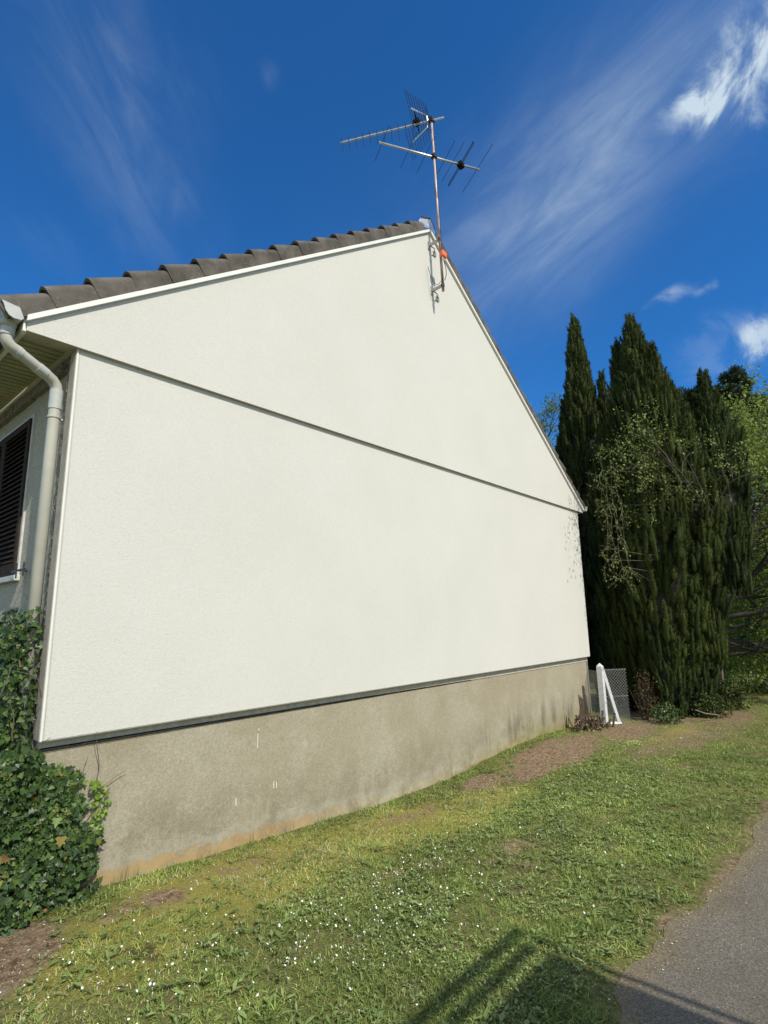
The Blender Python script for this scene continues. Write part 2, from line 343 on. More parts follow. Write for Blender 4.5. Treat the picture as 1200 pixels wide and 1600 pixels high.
# asphalt
m_path, t = mat('worn_asphalt'); o = t.obj(); n1 = t.noise(o, 1.6, 5, .6); n3 = t.noise(t.rot(o), 95, 5, .85, 1.0); ed = t.attr('edge')
vo = t.new('ShaderNodeTexVoronoi', {'Vector': t.rot(o)}); vo.inputs['Scale'].default_value = 90
c = t.mix(t.ramp(n1, .3, .7), (.22, .190, .148), (.32, .282, .226)); c = t.mix(t.ramp(n3, .4, .62), (.10, .088, .073), c)
c = t.mix(t.m('MULTIPLY', t.ramp(vo.outputs['Distance'], .28, .12), t.ramp(t.noise(o, 30, 3), .5, .65, 0, .7)), c, (.34, .31, .26))
wob = t.m('ADD', ed, t.m('MULTIPLY', t.m('SUBTRACT', t.noise(t.rot(o), 7, 6, .75), .5), .42))
c = t.mix(t.m('MULTIPLY', t.ramp(wob, .20, -.02), .85), c, t.mix(t.ramp(n3, .4, .6), (.14, .11, .06), (.34, .28, .18)))
finish(t, c, .92, n3, .8, .012, spec=.2)

# ---------------------------------------------------------------- terrain
XS = np.array([-50, 1.7, 2.4, 3.0, 3.7, 4.6, 5.8, 6.8, 8.6, 9.5, 14, 60]); ZS = np.array([-1.72, -1.72, -1.77, -1.80, -1.84, -1.885, -1.90, -1.86, -1.805, -1.83, -1.87, -1.9])
PEX = [-60, 2.4, 2.75, 3.03, 3.3, 3.45, 3.7, 4.1, 4.75, 5.3, 5.9, 8, 12, 60]; PEDGE = [1.0, 1.02, 1.10, 1.22, 1.24, 1.18, 1.21, 1.13, 1.03, 1.00, 1.05, .95, .75, -3]
def path_edge(x):
    e = np.interp(x, PEX, PEDGE)
    return e + .10 * (fbm(x, x * 0, 2.2, 5) - .5) + .05 * (vnoise(x, x * 0 + 3, 9, 9) - .5)
def gz(x, y):
    x = np.asarray(x, float); y = np.asarray(y, float)
    w = np.clip((y - 1.6) / 2.2, 0, 1); w = w * w * (3 - 2 * w)
    z = -1.78 * (1 - w) + np.interp(x, XS, ZS) * w
    z = z + .05 * np.exp(-((x - 7.4) ** 2 / 1.6 + (y - 3.7) ** 2 / .35))
    d = np.clip((y - path_edge(x)) / .25, 0, 1)
    z = z + d * (.012 + .035 * (fbm(x, y, .9, 2) - .5) + .02 * (fbm(x, y, 5, 3) - .5)) - (1 - d) * .012
    return z
def blobm(x, y, L_):
    m = 0
    for (cx, cy, rx, ry, a) in L_: m = np.maximum(m, a * np.exp(-(((x - cx) / rx) ** 2 + ((y - cy) / ry) ** 2)))
    return m
SOIL = [(7.5, 3.55, 1.5, .40, 1.25), (9.4, 3.3, 1.2, .45, .95), (9.2, 2.5, 1.8, .55, .66), (11.5, 2.2, 2.2, .6, .62), (1.0, 3.75, .42, .40, 1.1), (.55, 3.1, .5, .6, .9), (5.9, 3.75, .45, .22, .95), (1.9, 3.7, .5, .22, .72),
        (2.6, 3.8, .6, .20, .62), (4.6, 3.7, .7, .25, .60), (4.3, 2.45, .35, .2, .55), (3.9, 2.2, .3, .14, .6), (3.2, 2.9, .3, .14, .45), (5.2, 2.1, .5, .12, .45), (11.8, 3.2, 1.5, 1.2, 1.0)]
MOSS = [(3.3, 3.6, 1.9, .50, 1.25), (4.9, 3.35, 1.1, .38, 1.25), (1.6, 3.4, .7, .5, .8), (5.6, 3.2, .7, .25, .7), (2.2, 3.3, .8, .3, .7), (10.0, 2.6, 2.0, .4, .6)]
def soilf(x, y): return np.clip(.62 * np.exp(-((y - path_edge(x) - .03) / .10) ** 2) * (.3 + fbm(x, y, 6, 97)) + blobm(x, y, SOIL) * (.1 + 1.1 * fbm(x, y, 3.0, 11, 5) + .75 * (fbm(x, y, 13, 12, 4) - .15)) + .35 * np.clip(fbm(x, y, 1.8, 91, 5) - .55, 0, 1), 0, 1)
def mossf(x, y): return np.clip(blobm(x, y, MOSS) * (.5 + 1.0 * fbm(x, y, 2.6, 23)), 0, 1)
far = np.array([.3, .8, 1.6, 3, 6, 12, 25, 50, 100, 220, 450, 900.])
gx = np.concatenate([(-2 - far)[::-1], np.arange(-2, 16, .07), 16 + far]); gy = np.concatenate([(-1 - far)[::-1], np.arange(-1, 5.2, .06), 5.2 + far])
GX, GY = np.meshgrid(gx, gy); GZ = gz(GX, GY)
nx, ny = len(gx), len(gy); I = np.arange(nx * ny).reshape(ny, nx)
F = np.stack([I[:-1, :-1], I[:-1, 1:], I[1:, 1:], I[1:, :-1]], -1).reshape(-1, 4)
me = npmesh('ground', np.stack([GX, GY, GZ], -1).reshape(-1, 3), F, {'soil': soilf(GX, GY).ravel(), 'moss': mossf(GX, GY).ravel()}, True)
tag(link('ground', me, m_ground), kind='structure')
# asphalt path
px_ = np.concatenate([[-60, -30, -12, -6, -3], np.arange(-2, 12, .05), [13, 15, 18, 24, 34, 60]]); ts = np.array([0, .03, .06, .1, .16, .25, .4, .7, 1.2, 2, 3.2])
PX = np.repeat(px_[None], len(ts), 0); PY = path_edge(px_)[None] + .02 - ts[:, None]
PZ = -1.78 - .004 + .006 * np.minimum(ts[:, None] / .1, 1) + .004 * (fbm(PX, PY, 3, 8) - .5)
I = np.arange(PX.size).reshape(PX.shape); F = np.stack([I[1:, :-1], I[1:, 1:], I[:-1, 1:], I[:-1, :-1]], -1).reshape(-1, 4)
me = npmesh('path', np.stack([PX, PY, PZ], -1).reshape(-1, 3), F, {'edge': np.repeat(ts[:, None], PX.shape[1], 1).ravel()}, True)
tag(link('path', me, m_path), kind='structure')

# ---------------------------------------------------------------- house
H = thing('house', (5.8, 8.5, -1.9), 'off-white rendered house with a blank gable end, stained base and brown tiled roof', 'house')
XA, XB = 1.31, 10.30                    # cladding ends
apx = 5.71; sl = .719
def zr(x): return 5.50 - sl * abs(x - apx)        # top line of the verge trim
# walls
MB().box((1.33, 4.22, -.80), (10.28, 13.0, 2.00)).build('wall', m_facade, H)
MB().prism_y([(1.33, 2.0), (10.28, 2.0), (5.80, 5.20)], 4.23, 12.99).build('attic_wall', m_facade, H)
cl = MB().box((XA, 4.116, -.715), (XB, 4.22, 1.99)).build('wall_cladding', m_stucco, H)
MB().box((XA - .003, 4.110, -.719), (XA + .009, 4.117, 1.985)).build('corner_trim', m_white, cl)
MB().box((XA + .016, 4.1125, -.717), (XA + .022, 4.117, 1.985)).build('corner_trim', m_pvc, cl)
MB().box((XA - .006, 4.120, -.716), (XA - .0005, 4.221, 1.984)).build('cladding_return', m_side, cl)
MB().box((XA + .02, 4.119, -.722), (XB - .01, 4.17, -.7155)).build('starter_rail', m_side, cl)
tipL, tipR = .975, 10.50
gp = MB().prism_y([(tipL, 1.99), (tipR, 1.99), (tipR, zr(tipR) - .015), (apx, zr(apx) - .015), (tipL, zr(tipL) - .015)], 4.086, 4.215).build('gable_panel', m_stucco, H)
MB().box((tipL, 4.083, 1.986), (tipR, 4.20, 1.9895)).build('drip_edge', m_side, gp)
# foundation with finely divided front so the stain bands follow the ground
fx = np.arange(1.31, 10.285, .06); fz = np.linspace(-2.3, -.80, 40)
FX, FZ = np.meshgrid(fx, fz); FY = 4.18 + .004 * (fbm(FX, FZ, 6, 31) - .5)
V = np.stack([FX, FY, FZ], -1).reshape(-1, 3); n = len(fx)
I = np.arange(FX.size).reshape(FX.shape); F = np.stack([I[:-1, :-1], I[:-1, 1:], I[1:, 1:], I[1:, :-1]], -1).reshape(-1, 4)
hgv = (FZ - gz(FX, np.full_like(FX, 4.15))).ravel()
k = len(V)
x1 = fx[-1]
Vb = np.array([(1.31, 4.19, -2.3), (x1, 4.19, -2.3), (x1, 13.05, -2.3), (1.31, 13.05, -2.3), (1.31, 4.19, -.80), (x1, 4.19, -.80), (x1, 13.05, -.80), (1.31, 13.05, -.80)])
Fb = np.array([(4, 5, 6, 7), (1, 2, 6, 5), (2, 3, 7, 6), (3, 0, 4, 7)]) + k
Vc = np.array([(1.31, 4.17, -2.3), (1.31, 4.19, -2.3), (1.31, 4.19, -.80), (1.31, 4.17, -.80), (x1, 4.175, -2.3), (x1, 4.19, -2.3), (x1, 4.19, -.80), (x1, 4.175, -.80), (1.31, 4.175, -.80), (x1, 4.175, -.80), (x1, 4.19, -.80), (1.31, 4.19, -.80)])
Fc = np.array([(0, 3, 2, 1), (4, 5, 6, 7), (8, 9, 10, 11)]) + k + 8
me = npmesh('foundation', np.concatenate([V, Vb, Vc]), np.concatenate([F, Fb, Fc]), {'hg': np.concatenate([hgv, Vb[:, 2] + 1.85, Vc[:, 2] + 1.85])})
fo = link('foundation', me, m_found, H)
mb = MB()
mb.prism_y([(1.32, -.772), (4.2, -.783), (7.0, -.797), (10.296, -.803), (10.296, -.7), (1.32, -.7)], 4.172, 4.215)
mb.build('painted_strip', m_base_strip, fo)
MB().box((10.283, 4.173, -2.1), (10.297, 4.22, -.803)).build('corner_strip', m_base_strip, fo)
mb = MB()                                  # hairline gap between the old paint and the render on the near half
xs_ = np.linspace(1.34, 6.4, 60)
for a, b in zip(xs_[:-1], xs_[1:]):
    za = -.772 - (a - 1.32) * .011 / 2.88; zb = -.772 - (b - 1.32) * .011 / 2.88; th = .006 + .004 * random.random()
    if a > 4.6: th *= .5
    mb.add([(a, 4.1700, za - th), (b, 4.1700, zb - th), (b, 4.1700, zb + .002), (a, 4.1700, za + .002), (a, 4.18, za - th), (b, 4.18, zb - th), (b, 4.18, zb + .002), (a, 4.18, za + .002)], [(0, 1, 2, 3), (4, 7, 6, 5), (0, 4, 5, 1), (3, 2, 6, 7)])
mb.build('joint_gap', m_black, fo)
mb = MB()
for (x, z0, z1) in [(3.02, -1.06, -.94), (3.03, -.90 - .02, -.90), (3.2, -1.42, -1.36), (2.82, -1.47, -1.41), (3.23, -1.42, -1.37)]:
    MB().box((x, 4.172, z0), (x + .006, 4.1795, z1)).build('paint_scratch', m_white, fo)
# verge trims
mb = MB()
def trimseg(xa, xb):
    za, zb = zr(xa), zr(xb)
    mb.prism_y([(xa, za - .042), (xb, zb - .042), (xb, zb), (xa, za)], 4.055, 4.092)
trimseg(.965, apx); trimseg(apx, 10.50); mbt = mb
RO = None
# roof slabs
mb = MB()
ev = .86
def slab(sgn):
    xe = apx - sgn * (apx - ev); a = Vector((xe, 0, zr(.965) - (0.965 - ev) * sl)); b = Vector((apx, 0, zr(apx)))
    nY = 60; nS = 2
    rows = 17; prof = []
    for r in range(rows):
        for e in (0, 1):
            u = (r + e * .999) / rows; lift = .055 - .03 * e
            prof.append((a + (b - a) * u, lift))
    ys = np.linspace(4.22, 13.2, 181); k = len(mb.v)
    for p, lf in prof:
        for y in ys:
            w = .5 + .5 * math.sin((y - 4.3) / .30 * 2 * math.pi)
            mb.v.append((p.x, y, p.z + lf + .028 * w ** .6))
    for i in range(len(prof) - 1):
        for j in range(len(ys) - 1):
            q = (k + i * len(ys) + j, k + i * len(ys) + j + 1, k + (i + 1) * len(ys) + j + 1, k + (i + 1) * len(ys) + j)
            mb.f.append(q if sgn < 0 else q[::-1])
    mb.prism_y([(a.x, a.z - .05), (b.x, b.z - .05), (b.x, b.z - .004), (a.x, a.z - .004)], 4.216, 13.2)
mb = MB(); slab(1); slab(-1); RO = mb.build('roof', m_tile, H, smooth=False)
mbt.build('verge_trim', m_white, RO)
# verge tiles: rounded profile, stepped one over the other
def verge(sgn, name):
    mb = MB(); n = 17; x0 = .855; x1 = apx - .10; dx = (x1 - x0) / n; ca = 1 / math.sqrt(1 + sl * sl); sa = sl * ca
    for i in range(n):
        jit = random.uniform(-.004, .004); jy = random.uniform(-.006, .006)
        prof = [(4.064, -.032), (4.062, .075)] + [(4.118 - .056 * math.cos(math.radians(q)), .085 + .052 * math.sin(math.radians(q))) for q in (5, 25, 45, 65, 90)] + [(4.17, .125), (4.25, .06), (4.25, .03)]
        inn = [(y + (.014 if y < 4.12 else 0), max(h - .016, -.01) if h > 0 else -.032) for y, h in prof]
        def pt(u, y, h, lift):
            xx = x0 + u * dx; zz = zr(xx if xx > .965 else .965) - (0 if xx > .965 else (.965 - xx) * sl)
            xx2 = xx - h * sa; zz2 = zz + (h + lift) * ca
            if sgn < 0: xx2 = 2 * apx - xx2
            return (xx2, y + jy, zz2)
        sec = []
        for u, lift in ((i - .07 + jit, .066), (i + .5, .030), (i + 1.02, -.008)):
            sec.append([pt(u, y, h, lift) for y, h in prof])
        inner = [pt(i - .07 + jit, y, h, .064) for y, h in inn]
        k = len(mb.v); m = len(prof)
        for s_ in sec: mb.v += s_
        mb.v += inner
        inner2 = [pt(i + .1, y, h, .028) for y, h in inn]; mb.v += inner2
        for a in range(2):
            for j in range(m - 1):
                q = (k + a * m + j, k + (a + 1) * m + j, k + (a + 1) * m + j + 1, k + a * m + j + 1); mb.f.append(q)
        for j in range(m - 1):
            mb.f.append((k + j, k + j + 1, k + 3 * m + j + 1, k + 3 * m + j)); mb.f.append((k + 3 * m + j, k + 3 * m + j + 1, k + 4 * m + j + 1, k + 4 * m + j))
    o = mb.build(name, m_tile, RO, smooth=True)
    es = o.modifiers.new('es', 'EDGE_SPLIT'); es.split_angle = math.radians(40)
verge(1, 'verge_tiles'); verge(-1, 'verge_tiles')
mb = MB()
for i in range(22):
    y0 = 4.25 + i * .41; zc = zr(apx) + .03
    mb.tube([(apx, y0, zc + .03), (apx, y0 + .43, zc + .015)], [.13, .118], 12)
mb.build('ridge_tiles', m_tile, RO, smooth=True)
# zinc ridge end piece
mb = MB(); zt = zr(apx)
mb.add([(apx - .17, 4.062, zt - .06), (apx + .005, 4.055, zt + .005), (apx + .02, 4.06, zt + .175), (apx - .15, 4.10, zt + .13), (apx - .20, 4.11, zt + .05)], [(0, 1, 2, 3, 4)])
mb.add([(apx - .01, 4.056, zt + .01), (apx + .12, 4.06, zt - .075), (apx + .13, 4.07, zt + .06), (apx + .02, 4.058, zt + .175)], [(0, 1, 2, 3)])
o = mb.build('ridge_end_flashing', m_zinc, RO); sm = o.modifiers.new('s', 'SOLIDIFY'); sm.thickness = .004
MB().tube([(apx - .16, 4.09, zt + .125), (apx - .08, 4.07, zt + .155), (apx + .02, 4.056, zt + .175), (apx + .13, 4.07, zt + .06)], .007, 6).build('flashing_rim', m_tile, RO, smooth=True)
# soffits with slats running across
for (x0, x1, nm) in ((.985, 1.335, 'soffit'), (10.275, 10.49, 'soffit')):
    mb = MB(); y = 4.20
    while y < 13.0:
        mb.box((x0, y, 2.028), (x1, min(y + .062, 13.0), 2.047)); y += .078
    mb.box((x0, 4.20, 2.046), (x1, 13.0, 2.056))
    mb.build(nm, m_soffit, H)
MB().tube([(1.318, 4.22, 2.022), (1.318, 13, 2.022)], .026, 10).build('soffit_moulding', m_pvc, H, smooth=True)
MB().box((.955, 4.10, 1.985), (.984, 13.2, 2.12)).build('fascia', m_white, H, bevel=.003)
MB().box((10.491, 4.10, 1.985), (10.515, 13.2, 2.10)).build('fascia', m_white, H)
mb = MB()
yy = 4.34
while yy < 13:
    mb.box((1.288 + random.uniform(-.006, .006), yy, 1.870 + random.uniform(-.006, .006)), (1.332, yy + .12, 1.955 + random.uniform(-.006, .006))); yy += .119
mb.build('lintel_band', m_agg, H)
# broken aggregate edge beside the cladding
yy = np.linspace(4.222, 4.275, 5); zz = np.linspace(-.79, 1.98, 240); A, B = np.meshgrid(yy, zz)
Xd = 1.322 - .022 * fbm(A, B, 38, 3, 3) * (A > 4.225) ; I = np.arange(A.size).reshape(A.shape)
F = np.stack([I[:-1, :-1], I[1:, :-1], I[1:, 1:], I[:-1, 1:]], -1).reshape(-1, 4)
link('render_edge', npmesh('render_edge', np.stack([Xd, A + .012 * (fbm(A, B, 20, 9) - .5) * (A > 4.25), B], -1).reshape(-1, 3), F), m_agg, H)

# gutters (ogee) and downpipe
def gutter(sgn):
    mir = (lambda x: x) if sgn > 0 else (lambda x: 2 * 5.7375 - x)
    prof = [(.915, 2.118), (.945, 2.050), (.930, 2.032), (.890, 2.030), (.860, 2.042), (.838, 2.070), (.826, 2.105), (.812, 2.130), (.800, 2.133)]
    mb = MB(); k = 0; ys = [4.065, 13.1]
    inn = [(x + (.003 if x < .94 else -.003), z + .003) for x, z in prof]
    for y in ys: mb.v += [(mir(x), y, z) for x, z in prof]
    for y in ys: mb.v += [(mir(x), y, z) for x, z in inn]
    m = len(prof)
    for j in range(m - 1):
        mb.f.append((j, j + 1, m + j + 1, m + j)); mb.f.append((2 * m + j, 3 * m + j, 3 * m + j + 1, 2 * m + j + 1))
    gt = mb.build('gutter', m_pvc2, H, smooth=True)
    cap = MB().prism_y([(mir(x - .002 if x < .9 else x), z - .002) for x, z in prof], 4.050, 4.064).build('end_cap', m_pvc2, gt, bevel=.002)
    return gt
gt = gutter(1); gutter(-1)
MB().box((.80, 4.064, 2.118), (.812, 4.35, 2.138)).build('gutter_lip', m_pvc2, gt, bevel=.003)
dp = []
pipe_top = [(.885, 4.17, 2.035), (.885, 4.17, 1.95), (.887, 4.172, 1.915), (.91, 4.18, 1.885), (.95, 4.193, 1.872), (1.16, 4.265, 1.795), (1.215, 4.285, 1.77), (1.247, 4.297, 1.735), (1.256, 4.30, 1.69), (1.256, 4.30, 1.60)]
pp = MB().tube(pipe_top + [(1.256, 4.30, -1.55)], .040, 20).build('downpipe', m_pvc, H, smooth=True)
mb = MB()
for a, b, r in [((.885, 4.17, 2.045), (.885, 4.17, 1.945), .045), ((.955, 4.195, 1.869), (.985, 4.205, 1.858), .0425), ((1.10, 4.243, 1.816), (1.165, 4.267, 1.792), .0435), ((1.256, 4.30, 1.70), (1.256, 4.30, 1.555), .0445)]:
    MB().tube([a, b], r, 20).build('pipe_collar', m_pvc2, pp)
MB().tube([(1.25, 4.30, 2.03 - .03), (.94, 4.16, 2.03)], .001, 4)
MB().tube([(.885, 4.17, 2.06), (.885, 4.17, 2.00)], [.06, .046], 20).build('outlet', m_pvc2, pp, smooth=True)
mb = MB(); mb.tube([(1.256, 4.30, 1.50), (1.256, 4.30, 1.485)], .0455, 20); mb.box((1.256, 4.292, 1.480), (1.332, 4.308, 1.495))
mb.build('pipe_clip', m_pvc, pp)
MB().tube([(10.36, 4.20, 2.05), (10.36, 4.20, 1.97), (10.40, 4.19, 1.90), (10.39, 4.22, 1.83), (10.34, 4.30, 1.77), (10.33, 4.34, 1.6), (10.33, 4.34, -1.75)], .04, 16).build('downpipe', m_pvc2, H, smooth=True)

# window with closed louvred shutters in the facade (faces -X)
wy0, wy1, wz0, wz1 = 5.03, 6.45, .40, 1.70
wn = MB()
wn.box((1.315, wy0 - .035, wz0 - .0), (1.345, wy0, wz1 + .035)); wn.box((1.315, wy1, wz0), (1.345, wy1 + .035, wz1 + .035)); wn.box((1.316, wy0, wz1), (1.345, wy1, wz1 + .034))
wn = wn.build('window', m_frame, H)
MB().box((1.29, wy0 - .06, wz0 - .045), (1.36, wy1 + .06, wz0 - .001)).build('sill', m_frame, wn, bevel=.004)
MB().box((1.329, wy0, wz0), (1.3295, wy1, wz1)).build('shutter_backing', m_black, wn)
for a, b in ((wy0 + .002, (wy0 + wy1) / 2 - .004), ((wy0 + wy1) / 2 + .004, wy1 - .002)):
    mb = MB(); mb.box((1.300, a, wz0 + .004), (1.327, a + .055, wz1 - .003)); mb.box((1.300, b - .055, wz0 + .004), (1.327, b, wz1 - .003))
    mb.box((1.301, a + .055, wz0 + .004), (1.326, b - .055, wz0 + .10)); mb.box((1.301, a + .055, wz1 - .06), (1.326, b - .055, wz1 - .003))
    sh = mb.build('shutter', m_shut, wn)
    mb = MB(); z = wz0 + .11
    while z < wz1 - .07:
        mb.add([(1.300, a + .055, z), (1.300, b - .055, z), (1.324, b - .055, z + .030), (1.324, a + .055, z + .030), (1.300, a + .055, z + .006), (1.300, b - .055, z + .006), (1.324, b - .055, z + .036), (1.324, a + .055, z + .036)],
               [(0, 1, 2, 3), (7, 6, 5, 4), (0, 4, 5, 1), (3, 2, 6, 7), (0, 3, 7, 4), (1, 5, 6, 2)]); z += .042
    mb.build('louvre_slats', m_shut, sh)
mb = MB(); mb.box((1.27, 4.66, .415), (1.281, 4.985, .427)); mb.box((1.262, 4.82, .36), (1.27, 4.835, .475)); mb.box((1.262, 4.66, .37), (1.272, 4.675, .47)); mb.box((1.27, 4.80, .412), (1.34, 4.81, .424))
mb.build('shutter_stay', m_hinge, wn)

# ---------------------------------------------------------------- antenna mast and aerials
mx0, mz0 = 5.722, 4.44
def mast_at(z):
    u = (z - 4.44) / (7.17 - 4.44); return Vector((5.722 + (5.610 - 5.722) * u, 3.89, z))
AM = thing('antenna_mast', (5.722, 3.89, 4.44), 'tall thin rusty pole bracketed to the top of the gable and rising above the ridge', 'mast')
MB().tube([mast_at(4.44), mast_at(7.17)], [.019, .017], 12).build('pole', m_rust, AM, smooth=True)
for z in (4.53, 5.23):
    p = mast_at(z); mb = MB()
    mb.box((p.x - .012, 3.89, z - .018), (p.x + .012, 4.08, z + .018))
    mb.box((p.x - .02, 4.070, z - .06), (p.x + .02, 4.085, z + .06))
    mb.tube([(p.x - .004, 4.06, z - .015), (p.x + .055, 4.02, z - .05), (p.x + .13, 4.075, z - .06)], .008, 6)
    mb.box((p.x + .10, 4.068, z - .10), (p.x + .16, 4.0845, z - .03))
    mb.build('wall_bracket', m_galv, AM)
    MB().tube([p - Vector((0, 0, .022)), p + Vector((0, 0, .022))], .026, 10).build('clamp', m_dark, AM)
p = mast_at(4.98)
AB = thing('amplifier_box', tuple(p + Vector((0, -.03, 0))), 'small orange plastic box clamped to the mast just below the roof edge', 'box')
mb = MB(); q = p + Vector((.01, -.04, 0)); mb.box(q - Vector((.055, .03, .045)), q + Vector((.055, .028, .045)))
mb.build('case', m_orange, AB, bevel=.015)
mb = MB()
for dx in (-.03, 0, .03): mb.tube([q + Vector((dx, 0, -.045)), q + Vector((dx, 0, -.075))], .007, 8)
mb.build('connector', m_white, AB)
mb = MB(); pts = []
for i in range(14):
    u = i / 13; pts.append(q + Vector((.03 + .05 * math.sin(u * math.pi), .02 + .0 * u, -.07 - .30 * u)))
mb.tube(pts, .005, 6)
pts = [mast_at(4.98 - .36)] + [Vector((5.70 - .08 * u + .0, 3.90 + .16 * u, 4.60 - .10 * math.sin(u * 3.1) + .25 * u * u)) for u in (.2, .4, .6, .8, 1.0)]
mb.tube(pts, .0035, 6)
mb.tube([mast_at(5.02) + Vector((.024, -.01, 0)), mast_at(6.4) + Vector((.022, -.01, 0)), mast_at(7.1) + Vector((.022, -.01, 0))], .004, 6)
tag(mb.build('antenna_cable', m_black), 'thin dark cable looping from the orange box and running up the mast', 'cable')
# upper aerial: long boom with many short directors and a grid corner reflector
z1 = 7.155; b0 = Vector((5.70, 3.73, z1)); b1 = Vector((4.985, 5.14, z1)); bd = (b1 - b0).normalized(); bn = Vector((-bd.y, bd.x, 0))
UA = thing('television_antenna', tuple(b0), 'upper aerial at the mast head, long boom of short rods with grid reflector wings', 'antenna')
mb = MB(); mb.tube([b0, b1], .0145, 8); mb.build('boom', m_alu, UA)
mb = MB(); ln = (b1 - b0).length
for i in range(11):
    d = .46 + i * (ln - .48) / 10; p = b0 + bd * d; h = .155 - .004 * i
    mb.tube([p - bn * .06 + Vector((0, 0, .03)), p + bn * .05 + Vector((0, 0, -h))], .0036, 5); mb.tube([p + bn * .05 + Vector((0, 0, .04)), p - bn * .05 + Vector((0, 0, -h))], .0036, 5); mb.box(p - Vector((.010, .010, .004)), p + Vector((.010, .010, .030)))
mb.build('directors', m_dark, UA)
p = b0 + bd * .40
mb = MB(); mb.box(p - Vector((.045, .045, -.005)), p + Vector((.045, .045, .06))); mb.tube([p - bn * .17, p + bn * .17], .007, 6); mb.tube([p - bn * .17 + Vector((0, 0, .045)), p + bn * .17 + Vector((0, 0, .045))], .007, 6)
mb.build('dipole_box', m_black, UA)
for s_ in (1, -1):
    mb = MB(); r0 = b0 + bd * .24
    rib = []
    for i in range(9):
        u = i / 8; c_ = r0 + bd * (.30 * u - .02) + Vector((0, 0, s_ * (.03 + .33 * u)))
        mb.tube([c_ - bn * .26, c_ + bn * .26], .0028, 4)
    for j in range(-5, 6):
        mb.tube([r0 + bn * (.052 * j) + Vector((0, 0, s_ * .03)) - bd * .02, r0 + bn * (.052 * j) + bd * .28 + Vector((0, 0, s_ * .36))], .0022, 4)
    mb.build('reflector_wing', m_dark, UA)
    MB().tube([r0 + Vector((0, 0, s_ * .005)), r0 + Vector((0, 0, s_ * .10)) + bd * .01, r0 + bd * .24 + Vector((0, 0, s_ * .30))], .010, 6).build('wing_arm', m_alu, UA)
mb = MB(); p = mast_at(z1); mb.box(p + Vector((-.035, -.035, -.035)), p + Vector((.035, .035, .03))); mb.tube([p + Vector((-.05, .0, .02)), p + Vector((-.05, 0, .06))], .006, 5); mb.tube([p + Vector((.05, .0, .02)), p + Vector((.05, 0, .06))], .006, 5)
mb.build('clamp', m_dark, UA)
# lower aerial
z2 = 6.55; c0 = Vector((6.28, 3.54, z2)); c1 = Vector((4.92, 4.31, z2)); cd = (c1 - c0).normalized(); cn = Vector((-cd.y, cd.x, 0)); ln = (c1 - c0).length
LA = thing('television_antenna', tuple(c0), 'lower aerial on the mast with a thick pale boom and a few long thin rods', 'antenna')
MB().tube([c0, c1], .0155, 10).build('boom', m_alu, LA, smooth=True)
mb = MB()
for d, h in ((.03, .47), (.43, .38), (.56, .36), (.86, .34), (1.12, .33), (1.52, .32)):
    p = c0 + cd * d; mb.tube([p - cn * h, p + cn * h], .0036, 5)
mb.build('rods', m_dark, LA)
p = c0 + cd * .30; mb = MB()
for dz in (-.02, .02): mb.tube([p - cn * .40 + Vector((0, 0, dz)), p + cn * .40 + Vector((0, 0, dz))], .006, 6)
for s_ in (-1, 1): mb.tube([p + cn * .40 * s_ + Vector((0, 0, -.02)), p + cn * .412 * s_, p + cn * .40 * s_ + Vector((0, 0, .02))], .006, 6)
mb.build('folded_dipole', m_dark, LA)
MB().box(p - Vector((.05, .04, .045)), p + Vector((.05, .04, .03))).build('junction_box', m_black, LA, bevel=.01)
p = mast_at(z2); mb = MB(); mb.box(p - Vector((.035, .035, .028)), p + Vector((.035, .035, .028))); mb.tube([p + Vector((-.06, -.01, 0)), p + Vector((.06, -.01, 0))], .01, 6); mb.build('clamp', m_dark, LA)

